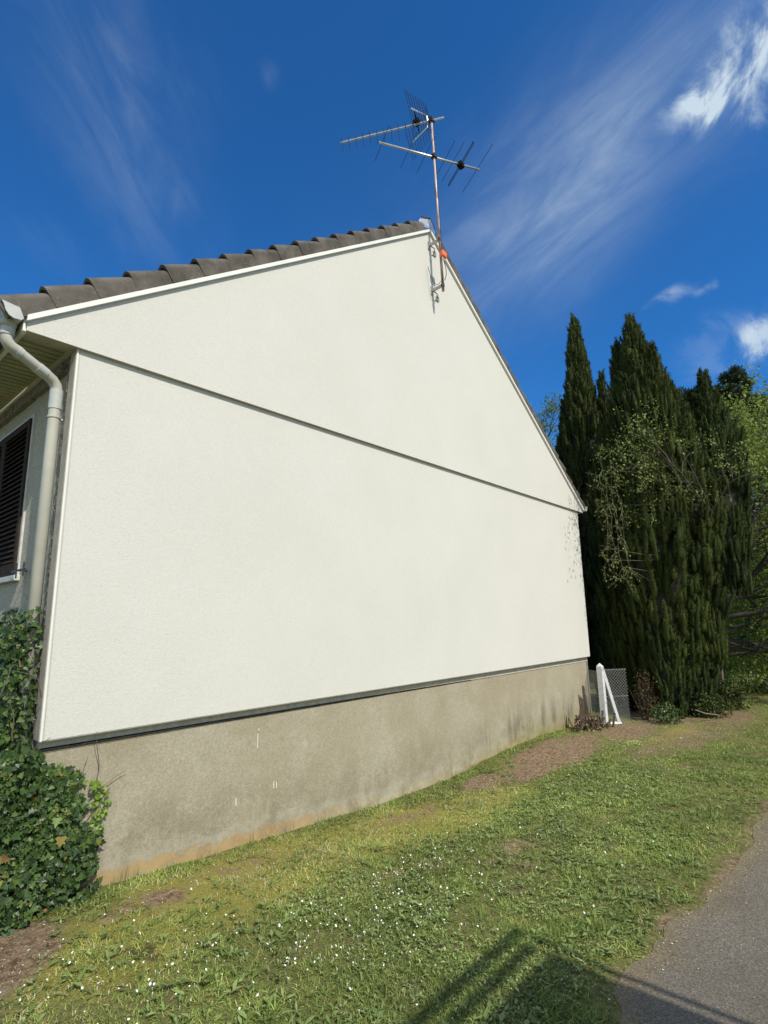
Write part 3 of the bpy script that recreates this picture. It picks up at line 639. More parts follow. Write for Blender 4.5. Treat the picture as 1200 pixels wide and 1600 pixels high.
# ---------------------------------------------------------------- ivy
def ivy():
    n = 19500
    # bumpy mass hugging the corner: sample a front surface in two sheets (facade side and base side)
    P = []; N = []
    # sheet A: on the facade, faces -X ; sheet B: in front of foundation, faces -Y
    def topA(y): return .05 + .13 * math.sin(y * 3.1 + 1) - .06 * math.sin(y * 9)
    while len(P) < n:
        if random.random() < .24:
            y = random.uniform(3.98, 5.3) if random.random() < .6 else random.uniform(3.98, 4.42); z = random.uniform(-1.5, .02 if y > 4.2 else -.75); P.append((random.uniform(1.08, 1.30), y, z)); N.append((-.8, -.7, .3)); continue
        if random.random() < .66:
            y = 4.0 + 2.6 * random.random() ** 1.4; z = random.uniform(-1.78, .25)
            if y < 4.2 and z > -.72 - (4.2 - y) * 1.2: continue
            if z > topA(y) - (0.0 if y > 4.25 else (4.25 - y) * 1.0): continue
            base = .16 + .15 * fbm(np.array(y), np.array(z), 2.4, 4) + .16 * max(0, (-.3 - z)) * .5
            if y < 4.35: base *= max(.5, (y - 3.9) / .45)
            if z > .0: base *= .7
            d = base * (random.random() ** .45)
            P.append((1.33 - d, y, z)); N.append((-1, -.35, .35))
        else:
            z = random.uniform(-1.78, -.80); u = (z + 1.78) / .98
            edge = 1.69 - .30 * max(0, u - .55) / .45 - .06 * math.sin(z * 14) + .05 * math.sin(z * 31)
            if u < .12: edge = 1.76
            x = random.uniform(.98, edge)
            base = (.20 - .13 * u) * (.6 + .7 * float(fbm(np.array(x), np.array(z), 4, 6))) * min(1, (edge - x) / .2 + .22)
            if x < 1.31: base += .05
            d = base * (random.random() ** .5)
            P.append((x, 4.175 - d, z)); N.append((-.25, -1, .4))
    P = np.array(P); N = nrm(np.array(N)); keep = P[:, 2] > gz(P[:, 0], P[:, 1]) + .01; P = P[keep]; N = N[keep]; n = len(P)
    NN = nrm(N + R.normal(size=(n, 3)) * .45)
    A = nrm(np.cross(NN, R.normal(size=(n, 3))) * .8 + np.array([0, 0, -.5]))
    s = R.uniform(.018, .046, n) * np.where(R.random(n) < .12, 1.55, .92)
    V, F, r = leaves(P, A, NN, s, s * 1.0, shape='ivy')
    IV = thing('ivy', (1.3, 4.2, -1.75), 'dense dark green ivy climbing the left corner of the house beneath the downpipe', 'ivy')
    link('foliage', npmesh('foliage', V, F, {'rnd': r}), m_ivy, IV)
    # young bright shoot
    P = []
    for i in range(120):
        z = random.uniform(-1.60, -1.02); P.append((1.67 + .07 * math.sin(z * 9) + random.gauss(0, .028), 4.165 - random.random() * .04, z))
    P = np.array(P); NN = nrm(np.array([[-.1, -1, .3]]) + R.normal(size=(len(P), 3)) * .3); A = nrm(np.cross(NN, R.normal(size=P.shape)))
    s = R.uniform(.022, .038, len(P)); V, F, r = leaves(P, A, NN, s, s, shape='ivy'); tag(link('young_shoot', npmesh('young_shoot', V, F, {'rnd': r}), m_ivyl, IV), 'bright yellow-green young ivy shoot')
    mb = MB()
    def stem(p, d, n_, r_, wob=.5):
        pts = [Vector(p)]; d = Vector(d).normalized()
        for i in range(n_):
            d = (d + Vector((random.gauss(0, wob * .3), random.gauss(0, wob * .08), random.gauss(0, wob * .3)))).normalized(); q_ = pts[-1] + d * .045
            pts.append(q_)
        mb.tube(pts, [r_ * (1 - .7 * i / len(pts)) for i in range(len(pts))], 5)
    for i in range(9): stem((random.uniform(1.35, 1.7), 4.165, random.uniform(-1.6, -.95)), (random.uniform(.0, .8), -.02, .8), random.randint(4, 8), .004)
    for i in range(8): stem((1.315, random.uniform(4.3, 5.0), -.1), (0, random.uniform(-.3, .3), 1), random.randint(5, 9), .003)
    for i in range(50): stem((random.uniform(1.05, 1.30), random.uniform(4.1, 5.2), random.uniform(-1.7, -.2)), (random.uniform(-.3, .3), random.uniform(-.6, .6), 1), 8, .005)
    mb.build('stems', m_twig, IV)
    # dark inner mat of stems so the wall does not glare through
ivy()

# ---------------------------------------------------------------- trees
def merge(parts):
    V = []; F = []; A = []; k = 0
    for v, f, a in parts: V.append(v); F.append(f + k); A.append(a); k += len(v)
    return np.concatenate(V), np.concatenate(F), np.concatenate(A)
def yew(name, loc, label, leaders, mat_, nden, seed, droop=0.0):
    """leaders: (x, y, ztop, zbase, radius, widest fraction)"""
    rs = np.random.default_rng(seed); T = thing(name, loc, label, 'tree', 'columnar conifers beyond the house corner')
    parts = []; core = MB(); trunk = MB()
    for (x, y, zt, zb, rad, wf) in leaders:
        h = zt - zb; ncl = int(nden * 1.7 * h * rad * 2 * math.pi)
        u = rs.random(ncl) ** .95
        def env(u_): return rad * np.where(u_ < wf, .72 + .28 * (u_ / wf), np.clip(1 - ((u_ - wf) / (1 - wf)) ** 1.75, .03, 1))
        th = rs.random(ncl) * 2 * np.pi
        lump = .60 + .40 * vnoise(th * 2.6 + seed, u * h * 1.1, 1.0, seed) + .34 * vnoise(th * 6 + seed, u * h * 2.2, 1.0, seed + 5)
        r = env(u) * lump * (1.0 - .25 * rs.random(ncl) ** 1.6)
        C = np.stack([x + r * np.cos(th), y + r * np.sin(th), zb + u * h], -1)
        out = np.stack([np.cos(th), np.sin(th), np.zeros(ncl)], -1)
        ax = nrm(out * (.10 + .16 * rs.random(ncl))[:, None] + np.array([0, 0, 1.0]) + rs.normal(size=(ncl, 3)) * .07)
        cl_len = rs.uniform(.22, .58, ncl); cl_r = rs.uniform(.042, .085, ncl) * np.clip(rad / .45, .7, 1.1)
        b1_ = nrm(np.cross(ax, np.array([.3, .9, .1]))); b2_ = np.cross(ax, b1_)
        prof = lambda t_: np.sqrt(np.clip(np.sin(np.pi * np.clip(t_, 0, 1) ** .75), 0, 1)) * (1 - .35 * t_)
        tone = np.clip(rs.beta(2, 2.2, ncl), 0, 1)
        # solid flame-shaped plumes
        tr = np.array([0, .12, .3, .5, .7, .87, 1.0]); aj = np.arange(8) * 2 * np.pi / 8
        wob = rs.uniform(.62, 1.25, (ncl, len(tr), 8))
        rr_ = cl_r[:, None, None] * prof(tr)[None, :, None] * .66 * wob + .003
        PV = C[:, None, None] + ax[:, None, None] * (cl_len[:, None] * (tr[None] - .35))[..., None, None] + (b1_[:, None, None] * np.cos(aj)[None, None, :, None] + b2_[:, None, None] * np.sin(aj)[None, None, :, None]) * rr_[..., None]
        q0 = []
        for i in range(len(tr) - 1):
            for j in range(8): q0.append((i * 8 + j, i * 8 + (j + 1) % 8, (i + 1) * 8 + (j + 1) % 8, (i + 1) * 8 + j))
        nv = len(tr) * 8; PF = (np.arange(ncl)[:, None, None] * nv + np.array(q0)[None]).reshape(-1, 4)
        parts.append((PV.reshape(-1, 3), PF, np.repeat(tone * .55, nv)))
        k = 80
        tt = rs.random((ncl, k)) ** .85; ph = rs.random((ncl, k)) * 2 * np.pi
        pr = cl_r[:, None] * (prof(tt) * .80 + .02) * rs.uniform(.68, 1.12, (ncl, k))
        rad_d = b1_[:, None] * np.cos(ph)[..., None] + b2_[:, None] * np.sin(ph)[..., None]
        P = C[:, None] + ax[:, None] * (cl_len[:, None] * (tt - .35))[..., None] + rad_d * pr[..., None]
        A = ax[:, None] * 1.0 + rad_d * .62 + rs.normal(size=P.shape) * .30
        N = rad_d + rs.normal(size=P.shape) * .4
        rnd = np.clip(np.repeat(tone[:, None] * .60, k, 1) + rs.random((ncl, k)) * .32 + .14 * (tt - .4), 0, 1)  # lighter leaf colour toward plume tips imitates sun on them
        P = P.reshape(-1, 3); A = A.reshape(-1, 3); N = N.reshape(-1, 3)
        m_ = len(P); V, F, rr = leaves(P, A, N, rs.uniform(.030, .065, m_), rs.uniform(.009, .017, m_), .1, rnd.ravel()); parts.append((V, F, rr))
        # ragged core, coloured near-black to stand for shade inside the crown
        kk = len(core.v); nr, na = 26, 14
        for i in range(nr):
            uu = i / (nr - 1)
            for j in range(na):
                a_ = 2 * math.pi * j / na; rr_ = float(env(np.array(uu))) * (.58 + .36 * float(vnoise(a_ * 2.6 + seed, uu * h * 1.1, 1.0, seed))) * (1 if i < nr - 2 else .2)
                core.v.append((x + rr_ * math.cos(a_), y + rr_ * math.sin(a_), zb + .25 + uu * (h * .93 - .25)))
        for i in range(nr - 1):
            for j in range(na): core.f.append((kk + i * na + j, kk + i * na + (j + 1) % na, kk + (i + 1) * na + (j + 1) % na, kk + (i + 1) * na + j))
        trunk.tube([(loc[0] + .1, loc[1] + .12, -2.0), (x, y, zb + h * .15), (x, y, zb + h * .5)], [.09, .07, .04], 7)
    V, F, A = merge(parts); cr = link('crown', npmesh('crown', V, F, {'rnd': A}), mat_, T)
    core.build('crown_core', m_core, cr, smooth=True); trunk.build('trunk', m_barkd, T)
    return T
yew('conifer_tree', (13.0, 4.9, -1.85), 'narrow dark conifer nearest the house, leftmost of the three columns', [(13.0, 4.85, 7.35, -1.3, .62, .35), (13.1, 4.35, 5.65, -1.3, .36, .4), (13.3, 5.4, 5.3, -1.4, .55, .4), (12.6, 4.3, 1.6, -1.7, .55, .5)], m_con, 27, 3)
yew('conifer_tree', (11.9, 3.3, -1.85), 'tallest and broadest dark conifer, middle of the three columns', [(12.0, 3.22, 6.28, -.2, .60, .5), (12.1, 3.62, 5.85, -1.0, .40, .5), (11.9, 2.88, 5.45, -.6, .55, .5), (12.0, 2.62, 4.55, -.9, .55, .5), (11.6, 3.10, 3.3, -1.2, .72, .5), (11.9, 4.0, 3.9, -1.6, .55, .5), (11.7, 3.65, 1.0, -1.75, .45, .5)], m_con, 27, 11)
yew('conifer_tree', (12.2, 2.75, -1.85), 'dark conifer with a slanting shoulder, rightmost of the three columns', [(12.6, 2.10, 4.85, .4, .40, .45), (12.6, 2.38, 4.55, .9, .36, .5), (12.75, 2.02, 4.2, 1.5, .36, .6), (11.9, 2.88, 1.9, -1.65, .46, .5), (11.8, 2.82, .9, -1.75, .38, .55), (12.0, 2.85, .2, -1.8, .34, .5), (11.3, 3.10, .1, -1.75, .34, .55), (12.6, 2.95, 2.5, -1.8, .40, .5)], m_con2, 27, 19)

def grow(mb, tips, p, d, ln, r, lvl, spread, up=.1, seg=5, nch=(3, 4)):
    pts = [Vector(p)]; d = Vector(d).normalized(); ch = []
    for i in range(seg):
        d = (d + Vector((random.gauss(0, .14), random.gauss(0, .14), random.gauss(0, .12) + up * .3))).normalized()
        pts.append(pts[-1] + d * ln / seg)
        if i >= 1: ch.append((pts[-1].copy(), d.copy()))
    mb.tube(pts, [r * (1 - .6 * i / seg) for i in range(seg + 1)], 6 if r > .02 else 4, cap=False)
    if lvl <= 0:
        for a, b in zip(pts[:-1], pts[1:]):
            for u in (0, .5): tips.append((tuple(a.lerp(b, u)), tuple(d)))
        return
    for i in range(random.randint(*nch)):
        q, dd = random.choice(ch); v = Vector((random.gauss(0, 1), random.gauss(0, 1), random.gauss(0, .7))); v = (v - dd * v.dot(dd)).normalized()
        grow(mb, tips, q, (dd + v * spread).normalized(), ln * random.uniform(.5, .72), r * .42, lvl - 1, spread, up, max(3, seg - 1), nch)
    q, dd = ch[-1]; grow(mb, tips, q, dd, ln * .6, r * .4, lvl - 1, spread, up, max(3, seg - 1), nch)
def leafy(T, tips, mat_, per, size, jit, name='crown', flat=.6):
    tp = np.array([t_[0] for t_ in tips]); td = np.array([t_[1] for t_ in tips]); tp = np.repeat(tp, per, 0); td = np.repeat(td, per, 0); n = len(tp)
    P = tp + R.normal(size=(n, 3)) * jit; A = nrm(td * .5 + R.normal(size=(n, 3)) * .7 + np.array([0, 0, -.2])); N = nrm(np.array([[-.1, -.3, 1.0]]) * flat + R.normal(size=(n, 3)) * .5)
    s = R.uniform(.7, 1.3, n) * size; rnd = np.clip(R.random(n) * .7 + .3 * vnoise(P[:, 0] * 1.5, P[:, 2] * 1.5, 1.0, 5), 0, 1)
    V, F, r = leaves(P, A, N, s, s * .55, .12, rnd, bend=.1); return link(name, npmesh(name, V, F, {'rnd': r}), mat_, T)

# branching tree right of the conifers
T = thing('broadleaf_tree', (14.2, 2.9, -1.86), 'spreading leafy tree with dark bare limbs right of the conifers', 'tree')
random.seed(21); mb = MB(); tips = []
mb.tube([(14.2, 2.95, -2.0), (14.2, 2.95, -.8), (14.3, 2.9, .2)], [.16, .13, .11], 10)
for p, d, ln, r in [((14.25, 2.9, .1), (.55, -1.0, .62), 3.2, .075), ((14.25, 2.9, .2), (.9, -.7, 1.1), 3.0, .06), ((14.2, 2.9, -.2), (.3, -1.2, .22), 3.0, .065), ((14.3, 2.9, .3), (1.0, -.2, 1.2), 3.0, .07), ((14.3, 2.9, .3), (.2, .1, 1.6), 2.6, .07),
                    ((14.3, 2.9, -.6), (.9, -1.0, .05), 2.6, .05), ((14.3, 2.9, .3), (-.1, -.9, 1.2), 2.6, .05), ((14.25, 2.9, -.8), (.7, -.5, .02), 2.6, .05), ((14.3, 2.9, -.9), (1.2, -.3, .05), 2.8, .05), ((14.25, 2.9, -.3), (.45, -1.0, .05), 2.4, .045), ((14.25, 2.9, .1), (.35, -1.0, .40), 2.4, .045), ((14.25, 2.9, .4), (.1, -1.0, .75), 2.4, .045), ((14.25, 2.9, .3), (.9, -1.0, .35), 3.0, .05), ((14.25, 2.9, -.6), (.2, -1.0, -.05), 2.0, .04), ((14.3, 2.9, .5), (.8, -1.0, 1.0), 2.8, .05), ((14.2, 2.9, -.9), (.1, -.7, .0), 1.4, .04)]:
    grow(mb, tips, p, d, ln, r, 3, .8, .12, 6, (3, 4))
for i in range(620):
    v = Vector((random.gauss(0, 1), random.gauss(0, 1), random.gauss(0, 1))).normalized() * random.random() ** .4
    c_ = Vector((16.0 + 1.5 * v.x, 1.75 + 1.25 * v.y, .95 + 2.3 * v.z)); d_ = Vector((random.gauss(0, 1), random.gauss(-.3, 1), random.gauss(.1, .5))).normalized()
    q_ = [c_ - d_ * .16, c_, c_ + d_ * .18 - Vector((0, 0, .03))]; mb.tube(q_, [.008, .005, .002], 3, cap=False)
    for w_ in q_: tips.append((tuple(w_), tuple(d_)))
mb.build('trunk', m_barkd, T, smooth=True); leafy(T, tips, m_dec3, 3, .070, .18)
T = thing('broadleaf_tree', (17.2, 3.4, -1.88), 'pale green leafy tree whose top shows behind the rightmost conifer', 'tree')
mb = MB(); tips = []
mb.tube([(17.2, 3.4, -2), (17.2, 3.4, 1.2)], [.2, .13], 8)
for a in range(9):
    an = a * .7; grow(mb, tips, (17.2, 3.4, .0 + .16 * a), (math.cos(an) * .8, math.sin(an) * .8 - .3, .75), 2.45, .06, 3, .75, .12, 5, (3, 4))
mb.build('trunk', m_bark, T, smooth=True); leafy(T, tips, m_dec3, 3, .09, .12)

# light shrub branches in front of the conifers
T = thing('leafy_shrub', (11.0, 2.25, -1.83), 'light green sparse shrub spreading twiggy branches in front of the conifers', 'shrub')
random.seed(5); mb = MB(); tips = []
base = Vector((11.9, 2.1, 1.75))
mb.tube([(12.9, 2.55, -2.0), (12.7, 2.5, -.6), (12.2, 2.3, .9), base], [.035, .03, .026, .022], 7)
for d, ln in [((-1.3, 1.0, .75), 1.7), ((-1.2, .5, 1.35), 1.7), ((-1.0, .1, 1.6), 1.6), ((-.9, -.2, 1.5), 1.3), ((-1.5, .9, 1.1), 1.6), ((-.6, .2, 1.9), 1.4), ((-1.0, 1.2, 1.2), 1.5), ((-1.2, -.1, 1.1), 1.3)]:
    grow(mb, tips, base + Vector((random.uniform(-.2, .1), random.uniform(-.1, .2), random.uniform(-.3, .1))), d, ln * .80, .010, 3, .85, .0, 5, (2, 3))
# long sprays that throw the leafy shadow on the wall end
random.seed(9); tips2 = []
for (x, y, z0, h, lx_) in [(10.60, 3.40, .3, 2.3, -.42), (10.52, 3.30, .1, 2.9, -.38), (10.62, 3.5, .6, 2.4, -.40), (10.55, 3.62, .5, 2.1, -.30)]:
    pts = [base, Vector((11.6, 2.7, 1.0 + z0 * .5)), Vector((11.0, 3.1, .5 + z0))]
    for i in range(2, 9):
        u = i / 8; pts.append(Vector((x + lx_ * math.sin(u * 1.9) + random.gauss(0, .03), y + random.gauss(0, .03), z0 + h * u)))
    mb.tube(pts, [.005 * (1 - .7 * i / len(pts)) for i in range(len(pts))], 5)
    for q in pts[3:]:
        for _ in range(2): grow(mb, tips2, q, (random.uniform(-1, .4), random.uniform(-.5, .5), random.uniform(-1.2, .8)), random.uniform(.2, .42), .004, 0, .7, 0, 3)
    q0 = pts[3]
    low = [q0, q0 + Vector((-.05, .04, -.12)), q0 + Vector((-.07, .05, -.2))]; mb.tube(low, .002, 4)
    for q in low: grow(mb, tips2, q, (random.uniform(-1, .4), random.uniform(-.5, .5), -.6), .3, .003, 0, .7, 0, 3)
mb.build('branches', m_twig, T); leafy(T, tips[::1], m_dec, 1, .050, .06); leafy(T, tips2, m_dec, 1, .048, .03)

# birch-like tree seen past the roof edge
T = thing('birch_tree', (20, 9.6, -1.9), 'soft pale green birch showing between the sloping roof edge and the first conifer', 'tree')
random.seed(33); mb = MB(); tips = []; mb.tube([(20, 9.6, -2), (20, 9.5, 3)], [.2, .12], 8)
for a in range(12): grow(mb, tips, (20, 9.5, 2.2 + a * .36), (math.cos(a * 2.1), math.sin(a * 2.1), .8), 2.2 - a * .07, .05, 3, .7, .05, 5, (2, 3))
mb.build('trunk', m_bark, T); leafy(T, tips, m_birch, 3, .085, .15)
# tall pines far behind
def pine(loc, h, seed, label, w=2.2):
    random.seed(seed); T = thing('pine_tree', loc, label, 'tree', 'tall pines standing behind the conifers'); mb = MB(); tips = []; x, y, z = loc
    mb.tube([(x, y, z - .2), (x + .2, y, z + h * .55), (x, y + .1, z + h)], [.28, .18, .05], 8)
    for a in range(22):
        u = a / 22; grow(mb, tips, (x + .05, y, z + h * (.70 + .26 * u)), (math.cos(a * 2.4), math.sin(a * 2.4), .40), .62 * w * (1.05 - .45 * u), .06, 2, .8, .12, 4, (2, 3))
    mb.build('trunk', m_barkd, T)
    tp = np.array([t_[0] for t_ in tips]); k = 40; P = np.repeat(tp, k, 0); n = len(P); c0_ = R.normal(size=(n, 3)) * .13
    V, F, r = leaves(P + c0_ * .5, nrm(c0_ + np.array([0, 0, .05])), R.normal(size=(n, 3)), R.uniform(.10, .22, n), R.uniform(.016, .03, n) * 1.6, 0)
    link('crown', npmesh('crown', V, F, {'rnd': r}), m_pine, T)
pine((30, 3.9, -1.9), 13.1, 1, 'tall dark pine with an open crown just right of the rightmost conifer top', 1.9)
pine((30, 2.3, -1.9), 11.2, 2, 'shorter pine whose rusty green crown touches the right picture edge', 2.0)
pine((30, 5.9, -1.9), 13.0, 3, 'pine whose small crown top peeks out left of the rightmost conifer', 1.5)

# far edge of the wood and hedge
n = 110000; th_ = R.random(n); X = 19 + 34 * th_; Y = -9 + 22 * R.random(n); top = 3.0 + 2.6 * fbm(X, Y, .22, 50) + (X - 19) * .16
Z = -1.9 + top * R.random(n) ** .7; P = np.stack([X, Y, Z], -1); keep = (fbm(Y, Z, .9, 4) > .30) & (X > 20 + .4 * np.abs(Y)); P = P[keep]; n = len(P)
V, F, r = leaves(P, randdir(n), R.normal(size=(n, 3)), R.uniform(.18, .40, n), R.uniform(.12, .24, n), .1)
tag(link('distant_wood', npmesh('distant_wood', V, F, {'rnd': r}), m_dec2), 'dark green wood closing the view far behind the lawn at the right', 'wood', kind='stuff')

# low shrubs at the conifers' feet
def bush(name, c, rx, rz, n, mat_, label, size=.05, seed=0):
    rs = np.random.default_rng(seed); d = nrm(rs.normal(size=(n, 3))); rr = rs.uniform(.45, 1.0, n)[:, None] * (.75 + .5 * vnoise(d[:, 0] * 3 + 9, d[:, 2] * 3 + 9, 1.0, seed))[:, None]
    P = np.array(c) + d * rr * np.array([rx, rx, rz]); P = P[P[:, 2] > gz(P[:, 0], P[:, 1])]; n = len(P)
    V, F, r = leaves(P, nrm(rs.normal(size=(n, 3)) + np.array([0, 0, .5])), rs.normal(size=(n, 3)), rs.uniform(.6, 1.2, n) * size, rs.uniform(.3, .6, n) * size, .1)
    T = thing(name, (c[0], c[1], -1.86), label, 'shrub'); link('foliage', npmesh('foliage', V, F, {'rnd': r}), mat_, T)
    mb = MB()
    for i in range(9): mb.tube([(c[0], c[1], -1.95), (c[0] + random.gauss(0, rx * .4), c[1] + random.gauss(0, rx * .4), c[2] + rz * random.uniform(.1, .7))], [.012, .004], 5)
    mb.build('stems', m_barkd, T)
bush('small_shrub', (10.80, 3.38, -1.45), .22, .60, 800, m_red, 'reddish brown shrub behind the wire fence at the conifers\' foot', .05, 1)
bush('small_shrub', (10.6, 3.0, -1.70), .26, .24, 900, m_ivy, 'low dull green leafy bush on the ground right of the fence strut', .05, 2)
bush('small_shrub', (11.6, 2.55, -1.65), .35, .28, 1800, m_con2, 'low feathery green tuft below the rightmost conifer', .05, 3)
bush('small_shrub', (12.7, 2.45, -1.6), .34, .4, 1800, m_con2, 'rounded dark bush at the right foot of the conifers', .06, 4)
bush('small_shrub', (15.8, 2.6, -1.2), 1.3, 1.0, 7000, m_dec3, 'large shaded bush under the spreading tree at the edge of the lawn', .08, 6)
T = tag(MB().tube([(10.9, 2.62, -1.60), (11.0, 2.5, -1.66), (11.2, 2.32, -1.70)], [.012, .014, .01], 6).build('fallen_stick', m_twig), 'pale stick poking out below the rightmost conifer', 'stick')
mb = MB()
for i in range(5):
    for j in range(5): mb.v.append((17.3 + i * .16, 2.55 - j * .10 + .04 * math.sin(i * 2), -1.84 + .28 * math.exp(-((i - 2) ** 2 + (j - 2) ** 2) / 3) + random.uniform(0, .05)))
for i in range(4):
    for j in range(4): mb.f.append((i * 5 + j, i * 5 + j + 1, (i + 1) * 5 + j + 1, (i + 1) * 5 + j))
o = mb.build('grey_sheet', simple('blue_grey_sheet', (.30, .35, .38), .6), smooth=True); o.modifiers.new('s', 'SOLIDIFY').thickness = .01
tag(o, 'crumpled blue-grey sheet lying on the far lawn under the spreading tree', 'sheet')

# ---------------------------------------------------------------- wire fence with concrete post and strut
FP = Vector((9.95, 3.82, -1.86)); fd = Vector((.66, -.52, 0)).normalized()
T = thing('wire_fence', tuple(FP), 'short chain-link fence on a white concrete post with slanting strut beside the house corner', 'fence')
zp = -.80
mb = MB(); h = .048
mb.box(FP + Vector((-h, -h, -.25)), (FP.x + h, FP.y + h, zp - .06)); k = len(mb.v)
a = [(FP.x - h, FP.y - h, zp - .06), (FP.x + h, FP.y - h, zp - .06), (FP.x + h, FP.y + h, zp - .06), (FP.x - h, FP.y + h, zp - .06), (FP.x, FP.y, zp)]
mb.add(a, [(0, 1, 4), (1, 2, 4), (2, 3, 4), (3, 0, 4)])
mb.build('post', m_conc_post, T, bevel=.005)
mb = MB(); s0 = FP + fd * .05 + Vector((0, 0, .93)); s1 = FP + fd * .27 + Vector((0, 0, .03)); mb.tube([s0, s1], .034, 4); mb.build('strut', m_conc_post, T)
mb = MB(); mb.tube([FP + Vector((.0, -.0, .02)) + fd * .02, FP + fd * .30 + Vector((0, 0, .02))], [.05, .06], 4); mb.build('footing', m_conc_post, T)
mb = MB()
def mesh_run(a, d, L_, hgt, z0):
    s = .055; n_ = int((L_ + hgt) / s)
    for i in range(-int(hgt / s), int(L_ / s) + 1):
        for sg in (1, -1):
            x0 = i * s if sg > 0 else i * s + hgt; pts = []
            for q in (0, 1):
                x = x0 + sg * hgt * q; pts.append((x, q * hgt))
            (xa, ha), (xb, hb) = pts
            if xb < xa: (xa, ha), (xb, hb) = (xb, hb), (xa, ha)
            if xb <= 0 or xa >= L_: continue
            if xa < 0: ha += (hb - ha) * (0 - xa) / (xb - xa); xa = 0
            if xb > L_: hb = ha + (hb - ha) * (L_ - xa) / (xb - xa); xb = L_
            mb.tube([a + d * xa + Vector((0, 0, z0 + ha)), a + d * xb + Vector((0, 0, z0 + hb))], .0022, 4, cap=False)
    for z in (z0, z0 + hgt * .5, z0 + hgt): mb.tube([a + Vector((0, 0, z)), a + d * L_ + Vector((0, 0, z))], .0028, 4)
mesh_run(FP + fd * .03, fd, .46, .90, .04)
w0 = Vector((10.30, 4.20, FP.z)); dd = w0 - FP; dd.z = 0; mesh_run(FP + dd.normalized() * .05, dd.normalized(), dd.length - .06, .86, .04)
mb.build('wire_mesh', m_wire, T)
mb = MB()
for zz_ in (.40, .95): MB().tube([FP + Vector((-.06, -.06, zz_)), FP + Vector((.06, -.06, zz_)), FP + Vector((.06, .06, zz_))], .004, 4).build('tie_wire', m_galv, T)

# cut stump cluster
T = thing('shrub_stump', (9.35, 3.85, -1.84), 'hacked-off brown shrub stump with cut stubs at the foot of the wall end', 'stump')
random.seed(4); mb = MB(); cutf = []
def stub(p, d, ln, r):
    d = Vector(d).normalized(); a = Vector((random.gauss(0, .02), random.gauss(0, .015), 0)); pts = [Vector(p), Vector(p) + d * ln * .35 + a, Vector(p) + d * ln * .7 - a * .6, Vector(p) + d * ln]
    mb.tube(pts, [r * 1.3, r * random.uniform(.8, 1.2), r * random.uniform(.7, 1.1), r * .8], 7); cutf.append(len(mb.f) - 1)
for i in range(95):
    px = random.gauss(9.38, .25); py = 3.83 + random.gauss(0, .08) - .1 * (px - 9.4)
    stub((px, py, -1.92), (random.gauss(0, .42), random.gauss(0, .3), 1), random.uniform(.08, .36), random.uniform(.008, .024))
for i in range(7): stub((9.16 + random.gauss(0, .05), 3.88, -1.9), (random.gauss(0, .10), 0, 1), random.uniform(.40, .66), random.uniform(.012, .024))
for i in range(9): stub((9.05 + random.gauss(0, .06), 3.88, -1.88), (-.8, -.1, random.uniform(.5, 1.2)), random.uniform(.15, .32), .008)
bk = mb.build('stubs', m_stumpd, T); bk.data.materials.append(m_stump)
for f_ in cutf: bk.data.polygons[f_].material_index = 1

# ---------------------------------------------------------------- lawn
def scatter(x0, x1, y0, y1, dens_): 
    n_ = int((x1 - x0) * (y1 - y0) * dens_); return R.uniform(x0, x1, n_), R.uniform(y0, y1, n_)
xs1, ys1 = [], []
for (a, b, c_, d_, de) in [(.2, 3.5, .9, 4.18, 19000), (3.5, 6.0, .85, 4.18, 14000), (6, 9, .7, 4.18, 7500), (9, 14, .3, 5.0, 3200), (14, 24, -2, 6, 420)]:
    x, y = scatter(a, b, c_, d_, de); xs1.append(x); ys1.append(y)
x = np.concatenate(xs1); y = np.concatenate(ys1)
e = path_edge(x); so_ = soilf(x, y); mo = mossf(x, y); cl_ = fbm(x, y, 5, 41)
prob = np.clip((y - e + .03 + .22 * (fbm(x, y, 8, 93) - .5)) / .16, 0, 1) ** 1.5 * np.clip(1.15 - 1.15 * so_, .22, 1) * np.clip(.5 + 1.5 * (cl_ - .35) + .8 * (vnoise(x, y, 16, 77) - .5), .10, 1) * np.where(mo > .5, .75, 1)
inside = (x > 1.3) & (x < 10.3) & (y > 4.165)
k = (R.random(len(x)) < prob) & ~inside; x = x[k]; y = y[k]; so_ = so_[k]; mo = mo[k]; cl_ = cl_[k]; n = len(x)
dist_ = np.sqrt(x * x + y * y)
P = np.stack([x, y, np.maximum(gz(x, y), np.where(y < path_edge(x) + .03, -1.782, -9)) - .004], -1); an = R.random(n) * 2 * np.pi; lean = R.uniform(.3, 3.4, n) + 1.2 * (so_ > .35)
A = nrm(np.stack([np.cos(an) * lean, np.sin(an) * lean, np.ones(n)], -1)); N = nrm(np.stack([np.cos(an + np.pi), np.sin(an + np.pi), lean], -1) + R.normal(size=(n, 3)) * .3)
ln = R.uniform(.016, .046, n) * (.45 + .8 * cl_ + .6 * vnoise(x, y, 11, 78)) * np.where(so_ > .3, .7, 1) * (1 - .25 * mo); wd = R.uniform(.0030, .0064, n) * (1 + .16 * np.clip(dist_ - 4, 0, 12))
tone = fbm(x, y, 1.4, 61)
rnd = np.clip(R.beta(1.3, 2.2, n) * .88 + .34 * mo + .55 * so_ + .55 * (tone - .5) + .25 * (vnoise(x, y, 9, 79) - .5) - .04, 0, 1)
V, F, r = leaves(P, A, N, ln, wd, rnd=rnd, shape='blade', bend=-.25)
tag(link('grass', npmesh('grass', V, F, {'rnd': r}), m_grass), 'short sunlit lawn grass between the wall and the path', 'grass', kind='stuff')
